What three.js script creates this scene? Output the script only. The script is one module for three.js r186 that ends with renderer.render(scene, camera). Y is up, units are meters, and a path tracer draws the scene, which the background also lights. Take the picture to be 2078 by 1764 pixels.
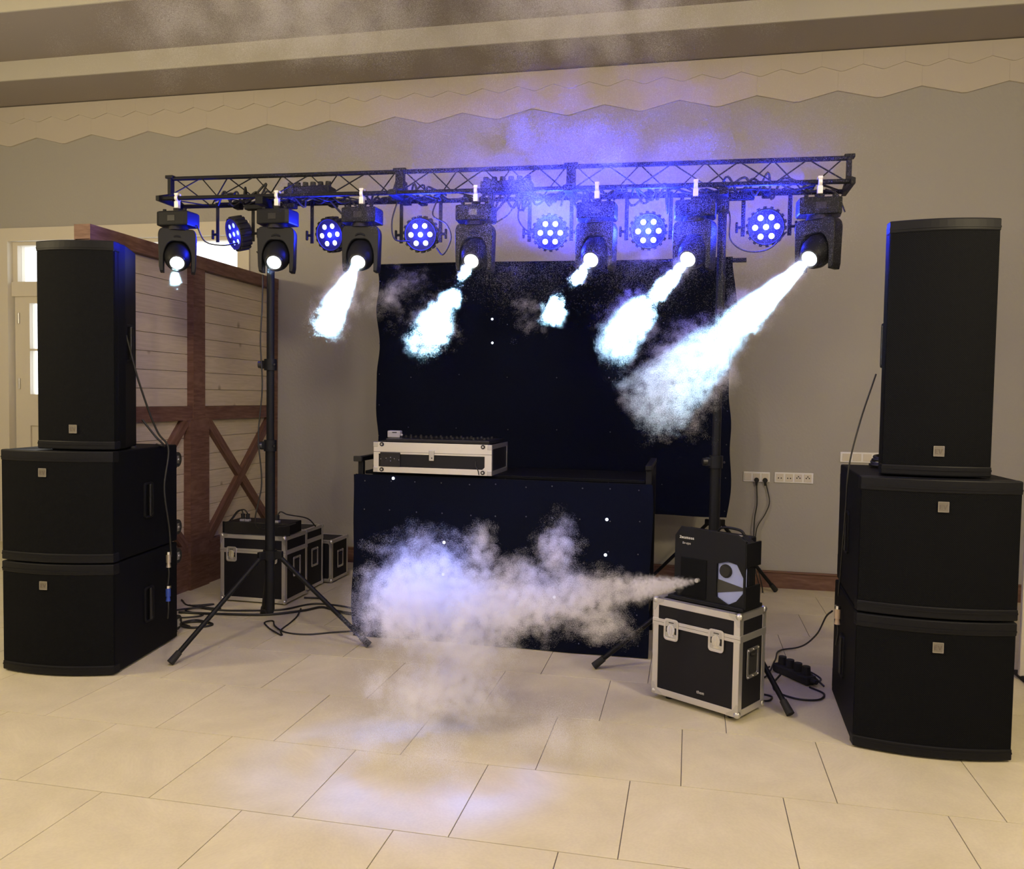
import * as THREE from 'three';
import { RoundedBoxGeometry } from 'three/addons/geometries/RoundedBoxGeometry.js';
import { TextGeometry } from 'three/addons/geometries/TextGeometry.js';
import { FontLoader } from 'three/addons/loaders/FontLoader.js';
import { mergeGeometries } from 'three/addons/utils/BufferGeometryUtils.js';
import { RectAreaLightUniformsLib } from 'three/addons/lights/RectAreaLightUniformsLib.js';
import { createNoise3D } from 'simplex-noise';

// ---------- camera, sky, exposure, large lights ----------
const scene = new THREE.Scene();
const camera = new THREE.PerspectiveCamera(2 * Math.atan(882 / 1684) * 180 / Math.PI, 2078 / 1764, 0.05, 100);
camera.position.set(2.604, 1.562, 2.774);
camera.rotation.order = 'YXZ';
camera.rotation.set(-2.53 * Math.PI / 180, 12.09 * Math.PI / 180, 0.89 * Math.PI / 180);
const renderer = new THREE.WebGLRenderer({ antialias: true });
renderer.toneMapping = THREE.LinearToneMapping;
renderer.toneMappingExposure = 1.0;
renderer.shadowMap.enabled = true;
scene.background = new THREE.Color().setRGB(2.6, 2.7, 2.8);            // overcast daylight outside the door
RectAreaLightUniformsLib.init();
const WARM = new THREE.Color().setRGB(1, 0.82, 0.48);
const LAMP = 12.5, LAMPS = [[-3.1, 0.55], [0.87, 0.55], [4.8, 0.55], [-3.1, 4.4], [0.87, 4.4], [4.8, 4.4]];   // pendant lamps: x, z
const PAR_POWER = 26, BEAM = 420;

// ---------- helpers ----------
const V = (x, y, z) => new THREE.Vector3(x, y, z);
const rgb = (r, g, b) => new THREE.Color().setRGB(r, g, b);
let seed = 12345;
const rnd = () => { seed = (seed * 1664525 + 1013904223) >>> 0; return seed / 4294967296; };
const gauss = () => Math.sqrt(-2 * Math.log(rnd() + 1e-9)) * Math.cos(6.2831853 * rnd());
const noise3 = createNoise3D(rnd);
const mat = (r, g, b, rough = 0.6, metal = 0, more = {}) => new THREE.MeshStandardMaterial({ color: rgb(r, g, b), roughness: rough, metalness: metal, ...more });
const phys = (r, g, b, more) => new THREE.MeshPhysicalMaterial({ color: rgb(r, g, b), ...more });
function dataTex(n, m, f, srgb = true, rep = null) {
  const d = new Uint8Array(n * m * 4);
  for (let j = 0; j < m; j++) for (let i = 0; i < n; i++) { const c = f(i / n, j / m), k = (j * n + i) * 4; d[k] = c[0]; d[k + 1] = c[1]; d[k + 2] = c[2]; d[k + 3] = 255; }
  const t = new THREE.DataTexture(d, n, m, THREE.RGBAFormat);
  t.magFilter = THREE.LinearFilter; t.minFilter = THREE.LinearFilter; t.wrapS = t.wrapT = THREE.RepeatWrapping;
  if (srgb) t.colorSpace = THREE.SRGBColorSpace;
  if (rep) t.repeat.set(...rep);
  t.needsUpdate = true; return t;
}
const clamp = (v, a = 0, b = 255) => Math.max(a, Math.min(b, v));
// periodic fbm on a torus-free patch: blends two offsets so that it repeats
function fbm(x, y, z, o = 4) { let s = 0, a = 0.5; for (let i = 0; i < o; i++) { s += a * noise3(x, y, z); x *= 2.03; y *= 2.03; z *= 2.03; a *= 0.5; } return s; }
const tor = (u, v, r, f) => { const a = u * 6.2831853, b = v * 6.2831853; return f(Math.cos(a) * r + Math.sin(b) * r * 0.7, Math.sin(a) * r, Math.cos(b) * r); };

const used = {};
const numbered = (n) => { const k = used[n] = (used[n] ?? -1) + 1; return k ? n + '_' + String(k).padStart(3, '0') : n; };
function thing(name, label, category, pos = [0, 0, 0], turn = 0, group) {
  const o = new THREE.Group(); o.name = numbered(name); o.position.set(...pos); o.rotation.y = turn; scene.add(o);
  o.userData = { label, category }; if (group) o.userData.group = group;
  return o;
}
function part(parent, name, geo, m, label) {
  const o = new THREE.Mesh(Array.isArray(geo) ? mergeGeometries(geo.map(flat)) : geo, m); o.name = name; parent.add(o);
  if (label) o.userData.label = label;
  return o;
}
function single(name, label, category, geo, m, group) {
  const o = new THREE.Mesh(Array.isArray(geo) ? mergeGeometries(geo.map(flat)) : geo, m); o.name = numbered(name); scene.add(o);
  o.userData = { label, category }; if (group) o.userData.group = group;
  return o;
}
function structure(name, label, category, geo, m) {
  const o = geo ? new THREE.Mesh(Array.isArray(geo) ? mergeGeometries(geo.map(flat)) : geo, m) : new THREE.Group();
  o.name = name; o.userData = { kind: 'structure', label, category }; scene.add(o); return o;
}
const flat = (g) => { const q = g.index ? g.toNonIndexed() : g.clone(); for (const k of Object.keys(q.attributes)) if (!['position', 'normal', 'uv'].includes(k)) q.deleteAttribute(k); if (!q.attributes.uv) q.setAttribute('uv', new THREE.BufferAttribute(new Float32Array(q.attributes.position.count * 2), 2)); return q; };
// box by extents, uv in metres
function ext(x0, x1, y0, y1, z0, z1, uvo = null) {
  const g = new THREE.BoxGeometry(x1 - x0, y1 - y0, z1 - z0); g.translate((x0 + x1) / 2, (y0 + y1) / 2, (z0 + z1) / 2);
  const p = g.attributes.position, n = g.attributes.normal, uv = g.attributes.uv, o = uvo ?? [0, 0];
  for (let i = 0; i < p.count; i++) {
    const a = Math.abs(n.getX(i)) > 0.5 ? [p.getZ(i), p.getY(i)] : Math.abs(n.getY(i)) > 0.5 ? [p.getX(i), p.getZ(i)] : [p.getX(i), p.getY(i)];
    uv.setXY(i, a[0] + o[0], a[1] + o[1]);
  }
  return g;
}
const rb = (w, h, d, r, x = 0, y = 0, z = 0, s = 2) => new RoundedBoxGeometry(w, h, d, s, Math.min(r, w / 2.01, h / 2.01, d / 2.01)).translate(x, y, z);
const cyl = (r0, r1, h, x = 0, y = 0, z = 0, n = 20, axis = 'y') => { const g = new THREE.CylinderGeometry(r1, r0, h, n); if (axis === 'x') g.rotateZ(-Math.PI / 2); if (axis === 'z') g.rotateX(Math.PI / 2); return g.translate(x, y, z); };
function rod(a, b, r, r2 = r, n = 10) {
  const d = b.clone().sub(a), g = new THREE.CylinderGeometry(r2, r, d.length(), n);
  g.applyQuaternion(new THREE.Quaternion().setFromUnitVectors(V(0, 1, 0), d.clone().normalize()));
  const m = a.clone().add(b).multiplyScalar(0.5); return g.translate(m.x, m.y, m.z);
}
const wire = (pts, r = 0.005, n = null, closed = false) => new THREE.TubeGeometry(new THREE.CatmullRomCurve3(pts.map((p) => p.isVector3 ? p : V(...p)), closed), n ?? pts.length * 10, r, 6, closed);
// extrude an outline given in x,z along y
function prism(pts, y0, y1, bevel = 0) {
  const s = new THREE.Shape(pts.map(([x, z]) => new THREE.Vector2(x, -z)));
  const g = new THREE.ExtrudeGeometry(s, { depth: y1 - y0 - 2 * bevel, bevelEnabled: bevel > 0, bevelThickness: bevel, bevelSize: bevel, bevelOffset: -bevel, bevelSegments: 2 });
  g.rotateX(-Math.PI / 2).translate(0, y0 + bevel, 0); return g;
}
const plateXY = (pts, d, z = 0, bevel = 0, holes = []) => { const s = new THREE.Shape(pts.map((p) => new THREE.Vector2(...p))); for (const h of holes) s.holes.push(new THREE.Path(h.map((p) => new THREE.Vector2(...p)))); return new THREE.ExtrudeGeometry(s, { depth: d - 2 * bevel, bevelEnabled: bevel > 0, bevelThickness: bevel, bevelSize: bevel, bevelOffset: -bevel, bevelSegments: 2, curveSegments: 12 }).translate(0, 0, z + bevel); };
const ringPts = (r, n = 24, cx = 0, cy = 0, ry = r) => Array.from({ length: n }, (_, i) => [cx + r * Math.cos(i / n * 6.2831853), cy + ry * Math.sin(i / n * 6.2831853)]);
const roundRect = (w, h, r, cx = 0, cy = 0) => { const o = []; for (const [sx, sy, a0] of [[1, 1, 0], [-1, 1, 90], [-1, -1, 180], [1, -1, 270]]) for (let k = 0; k <= 4; k++) { const a = (a0 + k * 22.5) * Math.PI / 180; o.push([cx + sx * (w / 2 - r) + r * Math.cos(a), cy + sy * (h / 2 - r) + r * Math.sin(a)]); } return o; };
const font = await new FontLoader().loadAsync('fonts/droid/droid_sans_bold.typeface.json');
const text = (s, size, depth = 0.001) => { const g = new TextGeometry(s, { font, size, depth, curveSegments: 3 }); g.computeBoundingBox(); const b = g.boundingBox; return g.translate(-(b.min.x + b.max.x) / 2, -(b.min.y + b.max.y) / 2, 0); };

// ---------- materials ----------
const tileTex = dataTex(512, 512, (u, v) => { const n = tor(u, v, 0.9, (x, y, z) => fbm(x, y, z, 5)), f = tor(u, v, 14, (x, y, z) => noise3(x, y, z)); const k = n * 8 + f * 3; return [clamp(205 + k), clamp(197 + k * 1.02), clamp(167 + k * 1.08)]; });
tileTex.repeat.set(0.8, 0.8);
const M = {
  tile: mat(1, 1, 1, 0.42, 0, { map: tileTex }),
  grout: mat(0.16, 0.14, 0.12, 0.95),
  black: phys(0.0065, 0.007, 0.0095, { roughness: 0.5, specularIntensity: 0.35 }), blackMatt: phys(0.003, 0.0035, 0.005, { roughness: 0.6, specularIntensity: 0.2 }), blackGloss: mat(0.01, 0.01, 0.012, 0.28),
  rubber: mat(0.012, 0.012, 0.012, 0.8), cable: mat(0.011, 0.011, 0.012, 0.5),
  alu: mat(0.72, 0.71, 0.69, 0.42, 0.85), chrome: mat(0.8, 0.8, 0.8, 0.2, 1), zinc: mat(0.62, 0.62, 0.6, 0.35, 0.9),
  white: mat(0.75, 0.75, 0.74, 0.4), cream: mat(0.62, 0.58, 0.49, 0.6), clampWhite: mat(0.8, 0.8, 0.78, 0.35, 0.3),
};
const grain = (base, amp, knots) => dataTex(512, 256, (u, v) => { const a = tor(u, v, 1, (x, y, z) => fbm(x * 0.6, y * 0.6, z * 9, 4)), s = tor(u, v, 1, (x, y, z) => noise3(x * 2, y * 2, z * 40)); let k = a * amp + s * amp * 0.25; if (knots) for (const [ku, kv, kr] of knots) { const d = Math.hypot((u - ku) * 3, (v - kv)); if (d < kr) k -= (1 - d / kr) * 60; } return base.map((b) => clamp(b + k)); });
const plankTex = grain([194, 181, 156], 13, [[0.2, 0.5, 0.06], [0.62, 0.3, 0.05], [0.8, 0.75, 0.06]]);
const timberTex = grain([104, 74, 60], 26);
M.plank = mat(1, 1, 1, 0.7, 0, { map: plankTex }); M.timber = mat(1, 1, 1, 0.6, 0, { map: timberTex });
const plasterBump = dataTex(256, 256, (u, v) => { const n = 128 + 90 * tor(u, v, 5, (x, y, z) => fbm(x, y, z, 4)); return [n, n, n]; }, false);
M.wall = mat(0.36, 0.347, 0.318, 0.9, 0, { bumpMap: plasterBump, bumpScale: 0.002 });
M.ceilCream = mat(0.5, 0.478, 0.415, 0.85); M.ceilBrown = mat(0.3, 0.262, 0.24, 0.8); M.frieze = mat(0.5, 0.455, 0.39, 0.7);
const perf = dataTex(64, 64, (u, v) => { const a = (Math.sin(u * 50.27) * Math.sin(v * 50.27)) > 0 ? 255 : 60; return [a, a, a]; }, false);
perf.repeat.set(14, 14);
M.grille = phys(0.004, 0.0045, 0.006, { roughness: 0.7, specularIntensity: 0.15, bumpMap: perf, bumpScale: 0.0008 });
const clothBump = dataTex(256, 256, (u, v) => { const n = 128 + 100 * tor(u, v, 20, (x, y, z) => noise3(x, y, z)); return [n, n, n]; }, false); clothBump.repeat.set(6, 6);
M.cloth = phys(0.0037, 0.005, 0.0135, { roughness: 1, specularIntensity: 0.15, bumpMap: clothBump, bumpScale: 0.001 });  // navy cloth; part of its blue is the haze, put into the colour
M.ply = phys(0.01, 0.01, 0.013, { roughness: 0.5, specularIntensity: 0.4 });
M.can = phys(0.022, 0.022, 0.028, { roughness: 0.45, specularIntensity: 0.5 });
M.led = mat(0.9, 0.95, 1, 0.3, 0, { emissive: rgb(0.75, 0.85, 1), emissiveIntensity: 3.5 });
M.ledOff = mat(0.06, 0.065, 0.08, 0.3);
M.parLens = mat(0.6, 0.7, 1, 0.2, 0, { emissive: rgb(0.75, 0.82, 1), emissiveIntensity: 4 });
M.parLensDim = mat(0.3, 0.4, 1, 0.2, 0, { emissive: rgb(0.3, 0.38, 1), emissiveIntensity: 1.7 });
M.beamLens = mat(0.9, 0.95, 1, 0.2, 0, { emissive: rgb(0.85, 0.95, 1), emissiveIntensity: 9 });
M.diffuser = mat(0.9, 0.88, 0.8, 0.6, 0, { emissive: WARM, emissiveIntensity: 3 });
M.glass = phys(1, 1, 1, { transmission: 1, thickness: 0, roughness: 0.02, ior: 1.5 });
M.tank = phys(0.28, 0.33, 0.62, { roughness: 0.25, clearcoat: 0.6 });

// ---------- room ----------
const ZW = -4.47;
{ // floor: 60 cm square tiles laid in third bond
  const f = structure('floor', 'beige stone-look tiled floor of the hall', 'floor', ext(-5, 6, -0.2, -0.004, ZW, 6.2), M.grout);
  const variants = []; for (let i = 0; i < 8; i++) { const g = rb(0.5965, 0.012, 0.5965, 0.0012, 0, -0.006, 0, 1); const p = g.attributes.position, uv = g.attributes.uv, q = i % 4, ou = i * 0.37, ov = i * 0.61; for (let k = 0; k < p.count; k++) { const x = p.getX(k), z = p.getZ(k), [a, b] = [[x, z], [z, -x], [-x, -z], [-z, x]][q]; uv.setXY(k, a + ou, b + ov); } variants.push(g); }
  const rest = []; let near = 0;
  for (let v = -10; v < 8; v++) {
    const zc = -0.6 * v - 0.3, depth = Math.min(0.6, zc + 0.3 - ZW);
    for (let j = -14; j < 15; j++) {
      const xc = 0.6 * (j + 0.5 + 0.34 * v - Math.floor(0.34 * v));
      if (xc < -5.2 || xc > 6.2) continue;
      const x0 = Math.max(-5, xc - 0.3), x1 = Math.min(6, xc + 0.3); if (x1 - x0 < 0.02) continue;
      const whole = x1 - x0 > 0.599 && depth > 0.599, vis = zc < 2.2 && xc > -4.4 && xc < 5.9;
      if (zc - 0.3 > 6.2 - 0.6) continue;
      const g = whole ? variants[(v * 7 + j * 3 + 700) % 8] : ext(x0 + 0.00175, x1 - 0.00175, -0.012, 0, Math.max(ZW, zc - 0.3) + 0.00175, zc + 0.3 - 0.00175);
      if (vis && near < 300) { near++; const t = part(f, 'tile', g, M.tile); if (whole) t.position.set(xc, 0, zc); } else rest.push(whole ? g.clone().translate(xc, 0, zc) : g);
    }
  }
  const r = part(f, 'tile_field', rest, M.tile); r.userData.kind = 'stuff';
}
{ // walls, closed all round
  structure('wall_back', 'grey plaster wall behind the stage', 'wall', [ext(-5.2, -4.25, -0.2, 4.9, -4.72, ZW), ext(-4.25, -1.6, 3.13, 4.9, -4.72, ZW), ext(-1.6, 6.2, -0.2, 4.9, -4.72, ZW), ext(-4.25, -1.6, -0.2, -0.005, -4.72, ZW)], M.wall);
  structure('wall_left', 'plaster side wall of the hall, beyond the door', 'wall', ext(-5.2, -5, -0.2, 4.95, ZW, 6.2), M.wall);
  structure('wall_right', 'plaster side wall of the hall, right of the speakers', 'wall', ext(6, 6.2, -0.2, 4.95, ZW, 6.2), M.wall);
  structure('wall_front', 'plaster wall behind the photographer', 'wall', ext(-5.2, 6.2, -0.2, 4.95, 6.2, 6.4), M.wall);
  const c = structure('ceiling', 'stepped ceiling with brown soffits and cream fascias', 'ceiling', ext(-5.2, 6.2, 4.745, 4.95, -2.97, 6.4), M.ceilCream);
  part(c, 'soffit', ext(-5, 6, 4.41, 4.9, ZW, -3.852), M.ceilBrown, 'brown soffit against the wall');
  part(c, 'soffit', ext(-5, 6, 4.578, 4.95, -3.852, -2.985), M.ceilBrown, 'brown soffit of the upper step');
  part(c, 'fascia', ext(-5, 6, 4.405, 4.578, -3.852, -3.835), M.ceilCream, 'cream fascia board of the lower step');
  part(c, 'fascia', ext(-5, 6, 4.573, 4.745, -2.985, -2.97), M.ceilCream, 'cream fascia board of the upper step');
  const b = structure('baseboard_back', 'brown wooden baseboard along the back wall', 'baseboard', ext(-1.25, 6, 0, 0.13, ZW, ZW + 0.02), M.timber);
  part(b, 'cap_moulding', rb(7.25, 0.02, 0.028, 0.008, 2.375, 0.135, ZW + 0.014), M.timber);
  // frieze: two layers of pointed boards under the ceiling
  const t = structure('trim_1', 'cream wooden frieze with zigzag edge under the ceiling', 'trim');
  const low = plateXY([[-0.3147, 4.405], [-0.3147, 4.088], [-0.02, 4.016], [0.02, 4.016], [0.3147, 4.088], [0.3147, 4.405]], 0.022, 0, 0.0006);
  const up = plateXY([[-0.1573, 4.4], [-0.1573, 4.283], [-0.012, 4.236], [0.012, 4.236], [0.1573, 4.283], [0.1573, 4.4]], 0.012, 0, 0.0005);
  for (let x = -3.853 + 0.315 - 0.63; x < 6; x += 0.63) { const o = part(t, 'board', low, M.frieze); o.position.set(x, 0, ZW); }
  for (let x = -4.14 - 0.63; x < 6; x += 0.315) { const o = part(t, 'pointed_board', up, M.frieze); o.position.set(x, 0, ZW + 0.022); }
}
{ // double door with transom in the back wall
  const d = structure('door_1', 'cream glazed double door with transom lights, daylight behind', 'door');
  const bar = (n, x0, x1, y0, y1, z0 = -4.62, z1 = -4.52) => part(d, n, ext(x0, x1, y0, y1, z0, z1), M.cream);
  bar('casing', -4.33, -4.21, 0, 3.2, -4.56, ZW + 0.02); bar('casing', -1.64, -1.52, 0, 3.2, -4.56, ZW + 0.02); bar('casing', -4.21, -1.64, 3.07, 3.2, -4.56, ZW + 0.02);
  bar('frame_stile', -4.25, -4.155, 2.55, 3.13); bar('frame_stile', -1.68, -1.6, 2.55, 3.13); bar('frame_rail', -4.155, -1.68, 3.035, 3.13); bar('transom_bar', -4.25, -1.6, 2.52, 2.667, -4.63, -4.5);
  bar('mullion', -3.18, -3.14, 2.667, 3.035); bar('mullion', -2.7, -2.66, 2.667, 3.035);
  for (const [a, b] of [[-4.155, -3.18], [-3.14, -2.7], [-2.66, -1.68]]) part(d, 'pane', ext(a, b, 2.667, 3.035, -4.575, -4.57), M.glass);
  for (const s of [0, 1]) {
    const X = (x) => s ? -5.85 - x : x, bx = (n, x0, x1, y0, y1, m = M.cream, z0 = -4.6, z1 = -4.53) => part(d, n, ext(Math.min(X(x0), X(x1)), Math.max(X(x0), X(x1)), y0, y1, z0, z1), m);
    bx('leaf_stile', -4.2, -4.027, 0, 2.52); bx('leaf_stile', -3.07, -2.927, 0, 2.52); bx('leaf_rail', -4.027, -3.07, 2.451, 2.52); bx('leaf_rail', -4.027, -3.07, 1.968, 1.988); bx('leaf_rail', -4.027, -3.07, 1.2, 1.523);
    bx('leaf_panel', -4.027, -3.07, 0.25, 1.2, M.cream, -4.58, -4.55); bx('leaf_rail', -4.027, -3.07, 0, 0.25);
    bx('pane', -4.027, -3.07, 1.988, 2.451, M.glass, -4.57, -4.565); bx('pane', -4.027, -3.07, 1.523, 1.968, M.glass, -4.57, -4.565);
    for (const y of [0.5, 1.63, 2.3]) part(d, 'hinge', cyl(0.011, 0.011, 0.11, X(-4.15), y, -4.522, 10), M.zinc);
  }
}
{ // timber-framed partition standing out from the back wall
  const t = thing('timber_partition', 'brown timber-framed partition with pale plank infill and cross braces', 'partition', [-1.27, 0, -1.95], Math.PI / 2);
  const L = 2.515, box = (n, x0, x1, y0, y1, z0, z1, m = M.timber) => part(t, n, ext(x0, x1, y0, y1, z0, z1, [rnd() * 3, rnd()]), m);
  part(t, 'added_light_stop', ext(0.1, L - 0.02, 0.02, 2.54, -0.045, -0.032), M.plank); box('top_rail', 0, L, 2.545, 2.645, -0.07, 0.05); box('middle_rail', 0, L, 1.345, 1.455, -0.05, 0.035); box('bottom_rail', 0, L, 0, 0.36, -0.05, 0.03);  // first board is unseen, added to block daylight between the planks
  box('post', 1.15, 1.31, 1.345, 2.55, -0.06, 0.045); box('post', 1.1, 1.36, 0, 1.36, -0.06, 0.05); box('post', 0, 0.12, 0, 2.55, -0.06, 0.045); box('post', L - 0.08, L, 0, 2.55, -0.06, 0.045);
  const brace = (x0, y0, x1, y1) => { const len = Math.hypot(x1 - x0, y1 - y0), z = 0.004 * (x1 > x0 ? (y1 > y0 ? 1 : 0) : 1), g = ext(-len / 2, len / 2, -0.038, 0.038, -0.02, 0.03 + z, [rnd() * 3, rnd()]); g.rotateZ(Math.atan2(y1 - y0, x1 - x0)).translate((x0 + x1) / 2, (y0 + y1) / 2, 0); part(t, 'cross_brace', g, M.timber); };
  brace(1.38, 1.34, 2.42, 0.35); brace(1.38, 0.36, 2.42, 1.34); brace(0.14, 1.34, 1.08, 0.35); brace(0.14, 0.36, 1.08, 1.34);
  for (const [y0, y1] of [[0.36, 1.345], [1.455, 2.545]]) { const n = Math.round((y1 - y0) / 0.137), h = (y1 - y0) / n; for (let k = 0; k < n; k++) for (const [a, b] of [[0.12, 1.15], [1.31, L - 0.08]]) { const g = rb(b - a, h - 0.003, 0.02, 0.002, (a + b) / 2, y0 + (k + 0.5) * h, -0.02 + (rnd() - 0.5) * 0.002, 1), p = g.attributes.position, uv = g.attributes.uv, o = rnd() * 5, q = rnd(); for (let i = 0; i < p.count; i++) uv.setXY(i, p.getX(i) / 1.5 + o, p.getY(i) / 0.7 + q); part(t, 'plank', g, M.plank); } }
}
for (const [x, z] of LAMPS) { // globe pendants over the dance floor, outside the picture
  const name = { '-3.1': 'left', '0.87': 'middle', '4.8': 'right' }[x], row = z < 2 ? 'near the stage' : 'at the far end of the hall', y = 2.95;
  const l = thing('pendant_lamp', `warm white globe pendant lamp ${row}, ${name} of its row`, 'pendant lamp', [x, y, z], 0, 'globe pendant lamps');
  part(l, 'ceiling_rose', cyl(0.06, 0.05, 0.03, 0, 4.73 - y, 0), M.white); part(l, 'cord', cyl(0.004, 0.004, 4.72 - y - 0.2, 0, (4.72 - y + 0.2) / 2, 0, 8), M.cable); part(l, 'cap', cyl(0.06, 0.04, 0.06, 0, 0.2, 0), M.zinc); part(l, 'globe', new THREE.SphereGeometry(0.19, 20, 12), M.diffuser);
  const p = new THREE.PointLight(WARM, LAMP * (z > 2 ? 0.45 : x === 0.87 ? 0.85 : 1.3), 0, 2); p.shadow.radius = 9; p.name = 'pendant_lamp_light'; l.add(p);
}

// ---------- loudspeakers ----------
const arc = (w, z0, bulge, n = 14) => Array.from({ length: n + 1 }, (_, i) => { const u = i / n * 2 - 1; return [u * w / 2, z0 + bulge * (1 - u * u)]; });
const badgeText = text('EV', 0.021, 0.0012);
function badge(t, x, y, z) { const p = part(t, 'badge', rb(0.044, 0.046, 0.004, 0.0015, x, y, z), mat(0.2, 0.185, 0.155, 0.4, 0.4), 'small square silver badge'); const l = part(p, 'lettering', badgeText, mat(0.12, 0.1, 0.08, 0.5)); l.position.set(x, y, z + 0.002); const f = part(p, 'border', plateXY([[-0.022, -0.023], [0.022, -0.023], [0.022, 0.023], [-0.022, 0.023]], 0.0015, z + 0.002, 0, [[[-0.019, -0.02], [-0.019, 0.02], [0.019, 0.02], [0.019, -0.02]]]).translate(x, y, 0), mat(0.33, 0.31, 0.27, 0.35, 0.5)); }
function cabinet(name, label, cat, group, o) { // o: w, h, d, back width, bulge, badge position, band height, pos, turn
  const t = thing(name, label, cat, o.pos, o.turn, group), { w, h, d } = o, e = 0.02;
  part(t, 'cabinet', prism([[-w / 2 + 0.004, -0.06], [w / 2 - 0.004, -0.06], [w / 2 - 0.012, -0.4 * d], [o.bw / 2, -d], [-o.bw / 2, -d], [-w / 2 + 0.012, -0.4 * d]], 0.008, h, 0.008), M.blackMatt);
  const band = [...arc(w - 0.006, -0.049, o.bulge + 0.011), [w / 2, -0.1], [-w / 2, -0.1]], face = [...arc(w - 0.012, -0.05, o.bulge + 0.008), [w / 2 - 0.006, -0.1], [-w / 2 + 0.006, -0.1]];
  part(t, 'bezel', prism(band, 0.008, o.band, 0.006), M.black); part(t, 'bezel', prism(band, h - o.band, h, 0.006), M.black);
  const gg = prism(face, o.band, h - o.band); part(t, 'grille', gg, M.grille, 'curved black metal grille');
  part(t, 'bezel_ridge', prism([...arc(w - 0.003, -0.0475, o.bulge + 0.0125), [w / 2, -0.08], [-w / 2, -0.08]], o.band * 0.6, o.band * 0.6 + 0.008), M.black); part(t, 'bezel_ridge', prism([...arc(w - 0.003, -0.0475, o.bulge + 0.0125), [w / 2, -0.08], [-w / 2, -0.08]], h - o.band * 0.6 - 0.008, h - o.band * 0.6), M.black);
  const u = o.badge[0] / (w / 2); badge(t, o.badge[0], o.badge[1], -0.05 + (o.bulge + 0.008) * (1 - u * u) + 0.003);
  for (const s of [-1, 1]) { // carrying handles in the sides
    const hx = s * (w / 2 - 0.009 - (o.handleZ > 0.4 * d ? (w / 2 - o.bw / 2 - 0.012) * (o.handleZ - 0.4 * d) / (0.6 * d) : 0)), hy = o.handleY;
    const ring = plateXY(roundRect(0.1, 0.21, 0.02), 0.012, -0.004, 0.002, [roundRect(0.075, 0.185, 0.015)]); ring.rotateY(s * Math.PI / 2);
    const hnd = part(t, 'handle_cup', ring.translate(hx, hy, -o.handleZ), M.black); part(hnd, 'grip', [rb(0.016, 0.19, 0.02, 0.006, hx + s * 0.006, hy, -o.handleZ - 0.012)], M.blackGloss);
  }
  for (const s of [-1, 1]) for (const z of [-0.12, -d + 0.1]) part(t, 'foot', cyl(0.018, 0.018, 0.012, s * w * 0.36, 0.006, z, 12), M.rubber);
  if (o.wheels) for (const s of [-1, 1]) for (const y of [0.085, h - 0.1]) { const c = part(t, 'caster', [cyl(0.048, 0.048, 0.03, s * (w / 2 - 0.065), y, -d - 0.055, 24, 'x'), rb(0.07, 0.1, 0.008, 0.003, s * (w / 2 - 0.065), y, -d - 0.004)], M.rubber); part(c, 'caster_fork', [rb(0.004, 0.05, 0.06, 0.002, s * (w / 2 - 0.065) - 0.02, y, -d - 0.03), rb(0.004, 0.05, 0.06, 0.002, s * (w / 2 - 0.065) + 0.02, y, -d - 0.03), cyl(0.008, 0.008, 0.05, s * (w / 2 - 0.065), y, -d - 0.055, 10, 'x')], M.zinc); }
  return t;
}
const SUB = { w: 0.66, h: 0.618, d: 0.78, bw: 0.6, bulge: 0.045, band: 0.06, handleY: 0.31, handleZ: 0.42, wheels: true };
const TOP = { w: 0.455, h: 1.14, d: 0.43, bw: 0.25, bulge: 0.03, band: 0.055, handleY: 0.6, handleZ: 0.24, badge: [0, 0.12] };
const RL = [-0.775, -1.085], TL = 0.105, RR = [3.688, -1.128];
cabinet('subwoofer', 'black subwoofer on the floor at left, lower of the left stack', 'subwoofer', 'stacked subwoofers', { ...SUB, badge: [-0.045, 0.5], pos: [RL[0], 0, RL[1]], turn: TL });
cabinet('subwoofer', 'black subwoofer in the left stack, directly under the left tall speaker', 'subwoofer', 'stacked subwoofers', { ...SUB, badge: [-0.045, 0.5], pos: [RL[0], 0.618, RL[1]], turn: TL });
cabinet('subwoofer', 'black subwoofer on the floor at right, lower of the right stack', 'subwoofer', 'stacked subwoofers', { ...SUB, badge: [0, 0.5], pos: [RR[0], 0, RR[1]], turn: 0 });
cabinet('subwoofer', 'black subwoofer in the right stack, directly under the right tall speaker', 'subwoofer', 'stacked subwoofers', { ...SUB, badge: [0, 0.5], pos: [RR[0], 0.618, RR[1]], turn: -0.01 });
cabinet('loudspeaker', 'tall black loudspeaker on the left stack, in front of the partition', 'loudspeaker', 'tall loudspeakers', { ...TOP, badge: [0.01, 0.12], pos: [-0.68, 1.236, -1.12], turn: TL });
cabinet('loudspeaker', 'tall black loudspeaker on the right stack, near the right edge', 'loudspeaker', 'tall loudspeakers', { ...TOP, pos: [3.68, 1.236, -1.185], turn: -0.02 });
const cableR = (label, pts, r = 0.006) => single('power_cable', label, 'cable', wire(pts, r), M.cable);
cableR('thin black cable down the side of the left stack', [[-0.5, 1.88, -1.34], [-0.478, 1.6, -1.43], [-0.452, 1.32, -1.56], [-0.418, 1.245, -1.6], [-0.415, 1.0, -1.56], [-0.41, 0.75, -1.6], [-0.412, 0.58, -1.62]]);
cableR('short black cable from the left tall speaker to the subwoofer back', [[-0.56, 1.4, -1.56], [-0.5, 1.3, -1.6], [-0.47, 1.245, -1.64], [-0.6, 1.243, -1.75]]);
cableR('thin black cable slanting from the right tall speaker to its subwoofer', [[3.452, 1.7, -1.4], [3.38, 1.47, -1.36], [3.335, 1.26, -1.34], [3.33, 1.05, -1.36], [3.335, 0.62, -1.5]], 0.004);
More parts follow.
